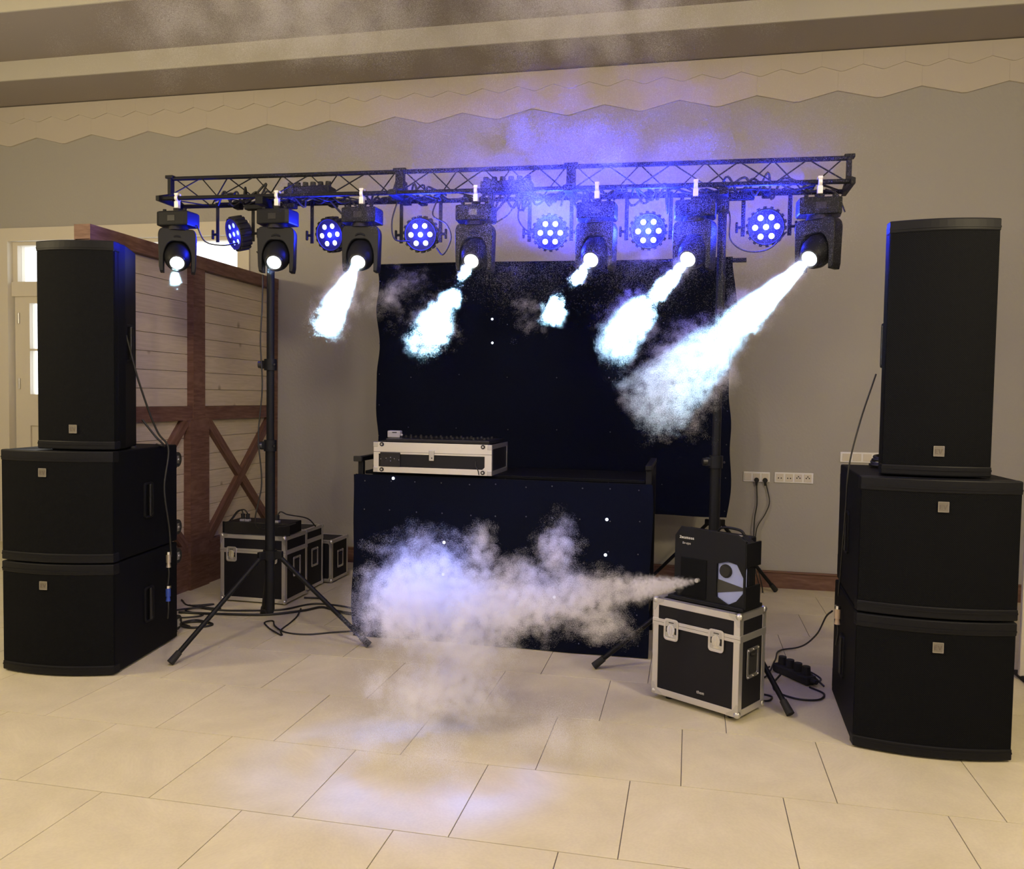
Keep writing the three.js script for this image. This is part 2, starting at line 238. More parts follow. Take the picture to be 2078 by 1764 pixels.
cableR('short black cable behind the right tall speaker foot', [[3.86, 1.42, -1.5], [3.915, 1.3, -1.36], [3.93, 1.242, -1.33], [3.95, 1.242, -1.5]]);
function plugConnector(label, pos, turn, capMat) { const t = thing('cable_connector', label, 'connector', pos, turn); part(t, 'body', [cyl(0.014, 0.014, 0.055, 0, 0.02, 0, 14), cyl(0.014, 0.009, 0.03, 0, -0.02, 0, 14)], capMat); part(t, 'cord', wire([[0, -0.03, 0], [0.004, -0.07, 0.003], [-0.004, -0.14, 0]], 0.005), M.cable); part(t, 'coupling_ring', cyl(0.016, 0.016, 0.016, 0, 0.05, 0, 14), M.chrome); return t; }
plugConnector('silver cable connector on the side of the left stack', [-0.402, 0.56, -1.58], 0, mat(0.5, 0.45, 0.38, 0.35, 0.7));
plugConnector('blue cable connector low on the side of the left stack', [-0.398, 0.36, -1.57], 0, mat(0.03, 0.07, 0.4, 0.4));
plugConnector('pale taped connector on the side of the right stack', [3.343, 0.5, -1.55], 0, mat(0.55, 0.42, 0.28, 0.6));
single('cable_coil', 'black coiled cable on the right stack, behind the tall speaker', 'cable', [0, 1, 2, 3].map((k) => new THREE.TorusGeometry(0.075 - k * 0.006, 0.008, 8, 30).rotateX(Math.PI / 2 + 0.12 * (k % 2)).translate(3.585, 1.25 + k * 0.013, -1.74)), M.cable);

// ---------- stands ----------
function tripod(name, label, cat, [x, z], o) { // o: height, feet angles, radius, hub, bottom, knobs
  const t = thing(name, label, cat, [x, 0, z], 0, o.group), H = o.height;
  part(t, 'outer_pole', [cyl(0.03, 0.03, o.split - o.bottom, 0, (o.split + o.bottom) / 2, 0), cyl(0.024, 0.03, 0.02, 0, o.bottom - 0.01, 0)], M.black);
  part(t, 'inner_pole', cyl(0.024, 0.024, H - o.split + 0.05, 0, (H + o.split - 0.05) / 2, 0), M.black);
  for (const [y, a] of o.knobs) { const c = part(t, 'clamp_collar', [cyl(0.039, 0.039, 0.07, 0, y, 0), rb(0.04, 0.05, 0.03, 0.005, 0.04 * Math.cos(a), y, 0.04 * Math.sin(a))], M.black); part(c, 'knob', [rod(V(0.05 * Math.cos(a), y, 0.05 * Math.sin(a)), V(0.075 * Math.cos(a), y, 0.075 * Math.sin(a)), 0.022, 0.022, 8), cyl(0.006, 0.006, 0.012, 0.045, y, 0.03, 8, 'z')], M.blackGloss); }
  part(t, 'hub', [cyl(0.043, 0.043, 0.06, 0, o.hub, 0), ...o.feet.map((a) => rb(0.06, 0.05, 0.03, 0.006, 0.055, o.hub, 0).rotateY(-a))], M.black);
  for (const a of o.feet) { const c = Math.cos(a), s = Math.sin(a), A = V(0.06 * c, o.hub - 0.005, 0.06 * s), B = V(o.r * c, 0.018, o.r * s), l = part(t, 'leg', rod(A, B, 0.0145), M.black), dir = B.clone().sub(A).normalize(); part(l, 'rubber_foot', rod(B.clone().addScaledVector(dir, -0.07), B.clone().addScaledVector(dir, 0.004), 0.019, 0.022, 12), M.rubber); }
  if (o.head) part(t, 'truss_adapter', [rb(0.34, 0.03, 0.05, 0.006, 0, H, 0), rb(0.05, 0.05, 0.3, 0.006, 0, H + 0.01, 0), cyl(0.036, 0.036, 0.09, 0, H - 0.04, 0)], M.black);
  return t;
}
const at120 = (a) => [a, a + 2.0944, a - 2.0944];
const PL = [0.034, -1.99], PR = [2.752, -2.026];
tripod('lighting_stand', 'tall black tripod stand under the left part of the truss', 'tripod stand', PL, { group: 'truss stands', height: 2.72, split: 1.24, bottom: 0.2, hub: 0.55, r: 0.657, knobs: [[1.24, 2.7], [1.745, 2.9]], feet: at120(Math.atan2(0.58, -0.304)), head: true });
tripod('lighting_stand', 'tall black tripod stand under the right part of the truss, behind the fog machine', 'tripod stand', PR, { group: 'truss stands', height: 2.69, split: 1.22, bottom: 0.2, hub: 0.55, r: 0.657, knobs: [[1.22, 2.9], [1.75, 0.3]], feet: at120(Math.atan2(0.053, -0.655)), head: true });
tripod('backdrop_stand', 'black tripod stand holding the right end of the backdrop', 'tripod stand', [2.82, -3.93], { group: 'backdrop stands', height: 2.66, split: 1.3, bottom: 0.12, hub: 0.6, r: 0.62, knobs: [[1.3, 0.4]], feet: at120(Math.atan2(-0.5, 0.7)) });
tripod('backdrop_stand', 'black tripod stand holding the left end of the backdrop, behind the booth', 'tripod stand', [0.3, -3.93], { group: 'backdrop stands', height: 2.66, split: 1.3, bottom: 0.12, hub: 0.6, r: 0.54, knobs: [[1.3, 0.4]], feet: at120(Math.atan2(0.55, -0.32)) });
single('backdrop_crossbar', 'black crossbar along the top of the backdrop', 'crossbar', [cyl(0.018, 0.018, 3.0, 1.5, 2.655, -3.93, 16, 'x')], M.black);

// ---------- truss ----------
const TY = (x) => 2.768 - 0.0125 * (x + 0.656), X0 = -0.656, X1 = 3.4, JX = [0.879, 1.907], ZT = -1.985, ZF = -1.875, ZR = -2.095, HT = 0.15;
{
  const t = thing('lighting_truss', 'black triangular lighting truss spanning the two tripod stands', 'truss');
  const P = (x, k) => k === 0 ? V(x, TY(x) + HT, ZT) : V(x, TY(x), k === 1 ? ZF : ZR);
  const secs = [[X0, JX[0]], [JX[0], JX[1]], [JX[1], X1]];
  for (const [a, b] of secs) {
    for (const k of [0, 1, 2]) part(t, 'chord', rod(P(a + 0.01, k), P(b - 0.01, k), 0.0135, 0.0135, 12), M.black);
    const n = Math.round((b - a - 0.06) / 0.333), p = (b - a - 0.06) / n;
    for (const [k, sh] of [[1, 0], [2, 0.5]]) for (let i = 0; i < n * 2 - (sh ? 0 : 0); i++) { // zigzag lacing of the two sloping sides
      const x0 = a + 0.03 + (i / 2) * p, x1 = x0 + p / 2, up = (i + (sh ? 1 : 0)) % 2 === 0;
      part(t, 'lacing_rod', rod(P(x0, up ? k : 0), P(x1, up ? 0 : k), 0.004, 0.004, 6), M.black);
    }
    for (let i = 0; i < n; i++) { const x0 = a + 0.03 + i * p; part(t, 'lacing_rod', rod(P(x0, 1), P(x0 + p / 2, 2), 0.004, 0.004, 6), M.black); }
  }
  for (const [x, w, lab] of [[X0, 0.024, 'end'], [X1, 0.024, 'end'], [JX[0], 0.05, 'joint'], [JX[1], 0.05, 'joint']]) {
    const s = new THREE.Group(), y = TY(x), o = 0.03;
    const tri = [[-(ZF - ZT) - o, -0.018], [-(ZF - ZT) - o, 0.012], [-0.02, 0.05], [-0.02, HT + 0.018], [0.02, HT + 0.018], [0.02, 0.05], [ZF - ZT + o, 0.012], [ZF - ZT + o, -0.018]];
    const hole = [[-0.045, 0.008], [0, 0.036], [0.045, 0.008]];
    const g = plateXY(tri, w, -w / 2, 0.002, [hole]); g.rotateY(Math.PI / 2).translate(x, y, ZT);
    part(t, lab === 'end' ? 'end_frame' : 'joint_frame', g, M.black); part(t, lab === 'end' ? 'end_gusset' : 'joint_plate', rb(w + 0.03, 0.02, 0.05, 0.004, x, y + HT + 0.008, ZT), M.black);
  }
}
// ---------- moving heads ----------
const bodyProfile = [[0, -0.105], [0.055, -0.1], [0.085, -0.075], [0.094, -0.02], [0.09, 0.04], [0.074, 0.085], [0.058, 0.105], [0.05, 0.11], [0.05, 0.1], [0, 0.1]];
const bodyGeo = new THREE.LatheGeometry(bodyProfile.map(([r, y]) => new THREE.Vector2(Math.max(r, 0.0001), y)), 32).rotateX(Math.PI / 2).scale(0.86, 0.92, 0.95);
const yokeShape = (() => { const s = new THREE.Shape(), w = 0.128, b = -0.5, t = -0.2; s.moveTo(-w + 0.025, t); s.lineTo(w - 0.025, t); s.quadraticCurveTo(w, t - 0.005, w, t - 0.045); s.lineTo(w - 0.006, -0.43); s.lineTo(w - 0.012, -0.455); s.lineTo(0.1, -0.455); s.lineTo(0.1, -0.36); s.quadraticCurveTo(0.085, -0.275, 0.03, -0.268); s.lineTo(-0.03, -0.268); s.quadraticCurveTo(-0.085, -0.275, -0.1, -0.36); s.lineTo(-0.1, -0.455); s.lineTo(-w + 0.012, -0.455); s.lineTo(-w + 0.006, -0.43); s.lineTo(-w, t - 0.045); s.quadraticCurveTo(-w, t - 0.005, -w + 0.025, t); return s; })();
const yokeGeo = new THREE.ExtrudeGeometry(yokeShape, { depth: 0.086, bevelEnabled: true, bevelThickness: 0.012, bevelSize: 0.006, bevelSegments: 2, curveSegments: 8 }).translate(0, 0, -0.043).scale(0.83, 1, 0.85);
const baseGeo = (() => { const g = plateXY([[-0.125, -0.11], [0.125, -0.11], [0.135, -0.06], [0.125, 0.09], [0.1, 0.105], [-0.1, 0.105], [-0.125, 0.09], [-0.135, -0.06]], 0.088, 0, 0.008); g.rotateX(Math.PI / 2).translate(0, -0.09, 0).scale(0.84, 1, 0.64); return g; })();
const HEADS = [ // x, target on the hall floor, label
  [-0.535, [1.6, 0, 1.6], 'at the left end of the truss', 0.35], [0.139, [1.2, 0, 1.8], 'in front of the left truss stand', 0.25], [0.683, [1.25, 0, 1.8], 'third from the left, above the backdrop edge', 1], [1.377, [1.38, 0, 1.9], 'in the middle of the truss', 0.8],
  [2.07, [1.3, 0, 2.0], 'third from the right, beside the brightest wash lights', 0.9], [2.604, [1.14, 0, 1.9], 'beside the right truss stand', 1], [3.241, [0.95, 0, 1.45], 'at the right end of the truss with the longest beam', 1.3]];
const headInfo = [];
for (const [x, tg, where, gain] of HEADS) {
  const y = TY(x), t = thing('moving_head', `black moving head spotlight ${where}`, 'stage light', [x, y, ZF], 0, 'moving head spotlights');
  const piv = V(x, y - 0.358, ZF), dir = V(...tg).sub(piv).normalize(), pan = Math.atan2(dir.x, dir.z), tilt = -Math.asin(dir.y);
  part(t, 'hook_clamp', [new THREE.TorusGeometry(0.02, 0.005, 8, 20).rotateY(Math.PI / 2).scale(2.2, 1, 1), rb(0.028, 0.044, 0.03, 0.005, 0, -0.042, 0.004), rb(0.026, 0.014, 0.04, 0.004, 0, 0.022, 0)], M.clampWhite, 'pale metal hook clamp');
  part(t, 'clamp_stem', [cyl(0.022, 0.026, 0.03, 0, -0.08, 0), cyl(0.03, 0.03, 0.012, 0.0, -0.088, 0)], M.black);
  const b = part(t, 'base', baseGeo, M.black); part(b, 'display', rb(0.05, 0.035, 0.003, 0.001, 0.0, -0.135, 0.068), M.blackGloss); part(b, 'lug', [cyl(0.011, 0.011, 0.02, -0.07, -0.083, 0.03, 10), cyl(0.011, 0.011, 0.02, 0.07, -0.083, 0.03, 10)], M.black);
  part(t, 'pan_bearing', cyl(0.07, 0.06, 0.026, 0, -0.19, 0, 24), M.blackGloss);
  const yk = part(t, 'yoke', yokeGeo, M.black); yk.rotation.y = pan;
  const caps = part(yk, 'tilt_cap', [cyl(0.03, 0.03, 0.03, -0.084, -0.358, 0, 18, 'x'), cyl(0.03, 0.03, 0.03, 0.084, -0.358, 0, 18, 'x')], M.black);
  const h = part(t, 'lamp_head', bodyGeo, M.black); h.position.y = -0.358; h.rotation.set(tilt, pan, 0, 'YXZ');
  part(h, 'lens_bezel', new THREE.TorusGeometry(0.046, 0.006, 8, 32).translate(0, 0, 0.105), M.blackGloss);
  part(h, 'lens', new THREE.SphereGeometry(0.07, 18, 3, 0, 6.2832, 0, 0.72).rotateX(Math.PI / 2).scale(0.92, 0.92, 0.92).translate(0, 0, 0.05), M.beamLens, 'glowing white lens');
  part(h, 'handle', [new THREE.TorusGeometry(0.035, 0.006, 6, 14, Math.PI).translate(0, 0.088, -0.02)], M.black);
  const s = new THREE.SpotLight(rgb(0.4, 0.74, 1), BEAM * gain, 0, 0.115, 0.22, 2);
  const o = V(x, y - 0.358, ZF).addScaledVector(dir, 0.142), T = new THREE.Object3D(); T.name = 'aim'; T.position.set(...tg); s.shadow.radius = 1.2; s.position.copy(o); s.target = T; scene.add(T); scene.add(s); s.name = 'moving_head_lamp';
  headInfo.push({ o, dir });
}
// ---------- wash lights (LED cans) ----------
const gear = (() => { const pts = [], n = 18; for (let i = 0; i < n; i++) for (const [f, r] of [[0, 0.098], [0.42, 0.098], [0.5, 0.11], [0.92, 0.11]]) { const a = (i + f) / n * 6.2831853; pts.push([r * Math.cos(a), r * Math.sin(a)]); } return plateXY(pts, 0.07, -0.06, 0.002); })();
const canFace = new THREE.LatheGeometry([[0.0001, 0.002], [0.088, 0.002], [0.092, 0.016], [0.099, 0.016], [0.1, 0], [0.1, -0.06], [0.07, -0.085], [0.0001, -0.09]].map(([r, y]) => new THREE.Vector2(r, y)), 36).rotateX(Math.PI / 2);
const lensGeo = new THREE.SphereGeometry(0.0215, 12, 2, 0, 6.2832, 0, Math.PI / 2).rotateX(Math.PI / 2).scale(1, 1, 0.5);
const CANS = [ // x, y, pan, tilt, gain, label
  [-0.25, 2.575, -0.62, 0.3, 0.15, 'turned away to the left, first in the row of six', true], [0.4, 2.553, -0.22, 0.25, 0.25, 'left of the third moving head, second in the row'], [0.985, 2.54, 0.12, 0.25, 0.6, 'left of the middle moving head, third in the row', false, 40],
  [1.778, 2.53, 0.22, 0.25, 1.6, 'glowing brightest, fourth in the row', false, 26], [2.345, 2.525, 0.1, 0.25, 1.5, 'wrapped in smoke, fifth in the row', false, 26, [2.02, 0.86, -1.0]], [2.99, 2.53, -0.12, 0.25, 0.8, 'near the right end of the truss, sixth in the row']];
for (const [x, y, pan, tilt, gain, where, dim, onto, spot] of CANS) {
  const z = -2.06, t = thing('wash_light', `round blue LED wash light ${where}`, 'stage light', [x, y, z], 0, 'LED wash lights'), top = TY(x) - y;
  part(t, 'bracket', [rb(0.022, top + 0.06, 0.006, 0.002, -0.124, top / 2 - 0.02, 0), rb(0.022, top + 0.06, 0.006, 0.002, 0.124, top / 2 - 0.02, 0), rb(0.27, 0.006, 0.025, 0.002, 0, top + 0.008, 0)], M.black);
  part(t, 'bracket_clamp', [rb(0.05, 0.05, 0.06, 0.01, 0, top + 0.0, ZR - z)], M.black);
  for (const s of [-1, 1]) part(t, 'knob', [cyl(0.008, 0.008, 0.03, s * 0.138, 0, 0, 10, 'x'), rb(0.014, 0.06, 0.016, 0.005, s * 0.158, 0, 0)], M.black);
  const h = part(t, 'housing', canFace, M.can); h.rotation.set(tilt, pan, 0, 'YXZ'); part(h, 'heatsink', gear, M.can);
  for (let k = 0; k < 7; k++) { const a = k * Math.PI / 3 + 0.02, l = part(h, 'lens', lensGeo, dim ? M.parLensDim : M.parLens); l.position.set(k ? 0.058 * Math.cos(a) : 0, k ? 0.058 * Math.sin(a) : 0, 0.003); }
  const d = V(Math.sin(pan) * Math.cos(tilt), -Math.sin(tilt), Math.cos(pan) * Math.cos(tilt)), p = new THREE.PointLight(rgb(0.012, 0.02, 1), (0.3 + 0.2 * gain), 0, 2); p.position.set(x, y, z).addScaledVector(d, 0.05); p.shadow.radius = 1; p.name = 'wash_light_lamp'; scene.add(p);
  const w = new THREE.SpotLight(rgb(0.012, 0.025, 1), PAR_POWER * gain, 0, 1.2, 0.5, 2), W = new THREE.Object3D(); w.position.copy(p.position).addScaledVector(d, 0.02); W.name = 'aim'; W.position.copy(w.position).add(V(Math.sin(pan), 0.5, Math.cos(pan))); w.target = W; w.shadow.radius = 3; w.name = 'wash_light_spill'; scene.add(W); scene.add(w);
  if (onto) { const q = new THREE.SpotLight(rgb(0.06, 0.2, 1), onto, 0, spot ? 0.12 : 0.18, 1, 2), T = new THREE.Object3D(); T.name = 'aim'; T.position.set(...(spot ?? [1.38, 0.68, -0.92])); q.position.copy(p.position); q.target = T; q.shadow.radius = 3; q.name = 'added_smoke_spot'; scene.add(T); scene.add(q); }  // extra spot off the can axis, added to tint the smoke blue
}
// ---------- boxes and cables on the truss ----------
for (const [x, where] of [[0.29, 'above the second wash light'], [1.53, 'right of the middle moving head']]) {
  const t = thing('power_distributor', `black power distributor with plugs on the truss, ${where}`, 'power box', [x, TY(x), -2.0], 0, 'power distributors on the truss');
  part(t, 'body', rb(0.3, 0.06, 0.11, 0.008, 0, 0.045, 0), M.black); part(t, 'strap', rb(0.03, 0.085, 0.13, 0.004, -0.1, 0.042, 0), M.rubber);
  for (let k = 0; k < 6; k++) part(t, 'plug', [cyl(0.019, 0.016, 0.03, -0.125 + k * 0.05, 0.09, 0.01, 12)], M.rubber);
}
const tangle = (x0, x1, label, k, hang, rise) => { const p = []; const n = 7 + k; for (let i = 0; i <= n; i++) { const u = i / n, x = x0 + (x1 - x0) * u + (rnd() - 0.5) * 0.1; const y = TY(x) + (i % 2 ? rise * (0.4 + rnd() * 0.6) : -hang * (0.3 + rnd() * 0.7)) * Math.sin(Math.PI * Math.min(1, 0.15 + u)) ; p.push(V(x, y, -1.92 - rnd() * 0.16)); } single('truss_cable', label, 'cable', wire(p, 0.007, n * 12), M.cable, 'cables on the truss'); };
tangle(-0.3, 0.15, 'black cable tangle on the truss above the first wash light', 2, 0.03, 0.1); tangle(-0.25, 0.2, 'second black cable looping through the truss above the first wash light', 1, 0.02, 0.13);
tangle(0.2, 0.75, 'black cable lying along the truss beside the second wash light', 0, 0.05, 0.02); tangle(0.75, 1.2, 'black cable rising in loops over the third wash light', 2, 0.05, 0.14); tangle(0.85, 1.35, 'black cable lying on the truss left of the middle moving head', 2, 0.02, 0.05);
tangle(1.35, 1.95, 'black cable hanging under the truss between middle moving head and fourth wash light', 2, 0.12, 0.02); tangle(1.55, 2.3, 'black cable along the truss behind the brightest wash light', 1, 0.06, 0.03); tangle(2.1, 2.7, 'black cable along the truss above the fifth wash light', 1, 0.07, 0.04); tangle(2.7, 3.3, 'black cable arching over the sixth wash light', 0, 0.03, 0.09);
tangle(-0.15, 0.9, 'long black cable running inside the left truss section', 4, 0.02, 0.02); tangle(1.9, 3.2, 'long black cable running inside the right truss section', 4, 0.02, 0.02);
tangle(-0.32, 0.2, 'third black cable arching high over the first wash light', 3, 0.02, 0.16); tangle(0.82, 1.15, 'second black cable arching high over the third wash light', 3, 0.03, 0.18); tangle(1.4, 1.8, 'third black cable sagging left of the brightest wash light', 4, 0.16, 0.03); tangle(1.85, 2.25, 'black cable sagging under the truss between fourth and fifth wash lights', 4, 0.15, 0.03); tangle(2.25, 2.75, 'black cable sagging under the truss right of the fifth wash light', 3, 0.13, 0.04); tangle(0.4, 0.85, 'black cable sagging under the truss around the third moving head', 3, 0.1, 0.04); tangle(-0.1, 0.5, 'black cable sagging under the truss near the left truss stand', 3, 0.1, 0.03); tangle(2.8, 3.38, 'second black cable arching near the right end of the truss', 2, 0.05, 0.1);
const loop = (pts, label) => single('hanging_cable', label, 'cable', wire(pts, 0.0045), M.cable, 'loops of cable hanging from the truss');
loop([[-0.42, 2.6, -1.9], [-0.36, 2.5, -1.9], [-0.28, 2.485, -1.95], [-0.22, 2.52, -2.06]], 'black cable loop between the left end moving head and first wash light');
loop([[-0.1, 2.54, -2.1], [0.0, 2.53, -2.08], [0.06, 2.46, -2.0], [0.0, 2.39, -2.0], [-0.1, 2.46, -2.06]], 'black cable loop hanging right of the first wash light');
loop([[0.86, 2.74, -2.0], [0.83, 2.6, -1.98], [0.85, 2.5, -1.98], [0.92, 2.5, -2.05]], 'black cable loop hanging left of the third wash light');
loop([[1.1, 2.74, -2.02], [1.08, 2.64, -2.0], [1.17, 2.58, -1.98], [1.2, 2.5, -1.98], [1.14, 2.41, -2.02], [1.08, 2.46, -2.08]], 'black cable loop hanging right of the third wash light');
loop([[1.47, 2.56, -1.92], [1.55, 2.62, -1.95], [1.6, 2.72, -2.0], [1.66, 2.74, -2.02]], 'black cable from the middle moving head up to the truss');
loop([[1.62, 2.74, -2.0], [1.6, 2.6, -2.0], [1.66, 2.53, -2.02], [1.72, 2.55, -2.08]], 'black cable loop hanging left of the brightest wash light');
loop([[2.72, 2.75, -2.05], [2.79, 2.6, -2.02], [2.8, 2.45, -2.0], [2.88, 2.39, -2.0], [3.0, 2.4, -2.02], [3.1, 2.5, -2.06]], 'black cable loop hanging around the sixth wash light');
loop([[3.28, 2.7, -1.95], [3.34, 2.68, -1.97], [3.37, 2.62, -1.97], [3.385, 2.58, -1.97]], 'short loose cable end at the right end of the truss');
loop([[0.0, 2.3, -1.955], [-0.005, 2.1, -1.955], [-0.01, 1.9, -1.945], [0.0, 1.6, -1.95], [-0.02, 1.3, -1.94], [0.0, 1.0, -1.945], [-0.05, 0.75, -1.96], [-0.1, 0.66, -2.4], [-0.2, 0.62, -2.8]], 'thin black cable running down the left truss stand');

// ---------- backdrop ----------
function hangCloth(w, h, wave, seedv, hem) { // cloth in x 0..w, y -h..0, folds along z
  const nx = 90, ny = 40, g = new THREE.PlaneGeometry(w, h, nx, ny).translate(w / 2, -h / 2, 0), p = g.attributes.position;
  for (let i = 0; i < p.count; i++) { const x = p.getX(i), y = p.getY(i), k = Math.min(1, -y / h + 0.1); p.setZ(i, wave * (0.55 * Math.sin(x * 9 + seedv + 0.5 * noise3(x, y, seedv)) + 0.8 * noise3(x * 2.2, y * 0.5, seedv + 3)) * k); p.setX(i, x + hem * noise3(y * 1.6, x > w / 2 ? 5 : 1, seedv + 9) * (Math.abs(x / w - 0.5) * 2) ** 4); }
  g.computeVertexNormals(); const q = g.clone(); const n = g.attributes.normal; return { g, z: (x, y) => { let best = 1e9, zz = 0; for (let i = 0; i < p.count; i++) { const d = (p.getX(i) - x) ** 2 + (p.getY(i) - y) ** 2; if (d < best) { best = d; zz = p.getZ(i); } } return zz; } };
}
const ledGeo = new THREE.SphereGeometry(0.0095, 8, 5), dotGeo = new THREE.SphereGeometry(0.0042, 8, 6);
function starCloth(t, c, lit, dots) { for (const [x, y] of lit) { const l = part(t, 'led', ledGeo, M.led, 'glowing white LED'); l.position.set(x, y, c.z(x, y) + 0.006); } for (const [x, y] of dots) { const l = part(t, 'led', dotGeo, M.ledOff); l.position.set(x, y, c.z(x, y) + 0.003); } }
{
  const t = thing('star_backdrop', 'black star-cloth backdrop hanging behind the truss', 'backdrop', [-0.005, 2.655, -3.87]), c = hangCloth(2.925, 2.0, 0.022, 2, 0.035);
  part(t, 'cloth', c.g, M.cloth); part(t, 'hem', wire([[0, 0, 0.005], [0.7, 0.005, 0.005], [1.5, 0, 0.005], [2.2, -0.004, 0.005], [2.9, 0.006, 0.005]], 0.012, 60), M.cloth);
  const dots = []; for (let y = -0.13; y > -1.98; y -= 0.26) dots.push([0.03, y], [2.89, y]); for (let x = 0.3; x < 2.7; x += 0.42) for (let y = -0.5; y > -1.95; y -= 0.42) dots.push([x + (rnd() - 0.5) * 0.03, y + (rnd() - 0.5) * 0.03]);
  starCloth(t, c, [[0.998, -0.063], [1.005, -0.451], [1.009, -0.645]], dots);
  for (let x = 0.15; x < 2.9; x += 0.3) part(t, 'tie', new THREE.TorusGeometry(0.022, 0.003, 6, 14).rotateY(Math.PI / 2).translate(x, 0, -0.06), M.rubber);
}
// ---------- booth ----------
{
  const t = thing('booth_frame', 'black folding DJ booth frame behind the star cloth front', 'booth', [0.5, 0, -2.27]);
  for (const x of [0.03, 1.87]) for (const z of [0, -0.62]) part(t, 'upright', rb(0.035, 1.14, 0.035, 0.004, x, 0.57, z), M.black);
  for (const x of [0.03, 1.87]) { part(t, 'side_rail', rb(0.04, 0.03, 0.7, 0.005, x, 1.155, -0.31), M.black); part(t, 'side_rail', rb(0.025, 0.03, 0.6, 0.005, x, 0.25, -0.31), M.black); }
  part(t, 'rail_cap', rb(0.055, 0.035, 0.02, 0.005, 0.02, 1.155, 0.04), M.rubber); part(t, 'brace', [rb(0.012, 0.1, 0.012, 0.003, 0.085, 1.1, -0.1)], M.black);
  part(t, 'table_board', rb(1.8, 0.022, 0.6, 0.004, 0.95, 1.066, -0.31), M.blackMatt); part(t, 'front_rail', rb(1.84, 0.03, 0.03, 0.004, 0.95, 1.03, -0.03), M.black);
  const s = thing('star_cloth_front', 'black star cloth covering the front of the DJ booth', 'cloth', [0.495, 1.055, -2.225]), c = hangCloth(1.9, 1.05, 0.012, 7, 0.012);
  part(s, 'cloth', c.g, M.cloth); const dots = [];
  for (let r = 0; r < 6; r++) for (let k = 0; k < 11; k++) dots.push([0.07 + k * 0.176 + (rnd() - 0.5) * 0.02, -0.035 - r * 0.19 + (rnd() - 0.5) * 0.015]);
  starCloth(s, c, [[0.27, -0.005 - 0.012], [0.613, -0.41], [0.609, -0.614], [1.633, -0.218], [1.629, -0.434], [1.322, -0.71]], dots);
  part(s, 'hook_strip', rb(1.88, 0.03, 0.006, 0.002, 0.95, -0.012, -0.006), M.blackMatt);
}
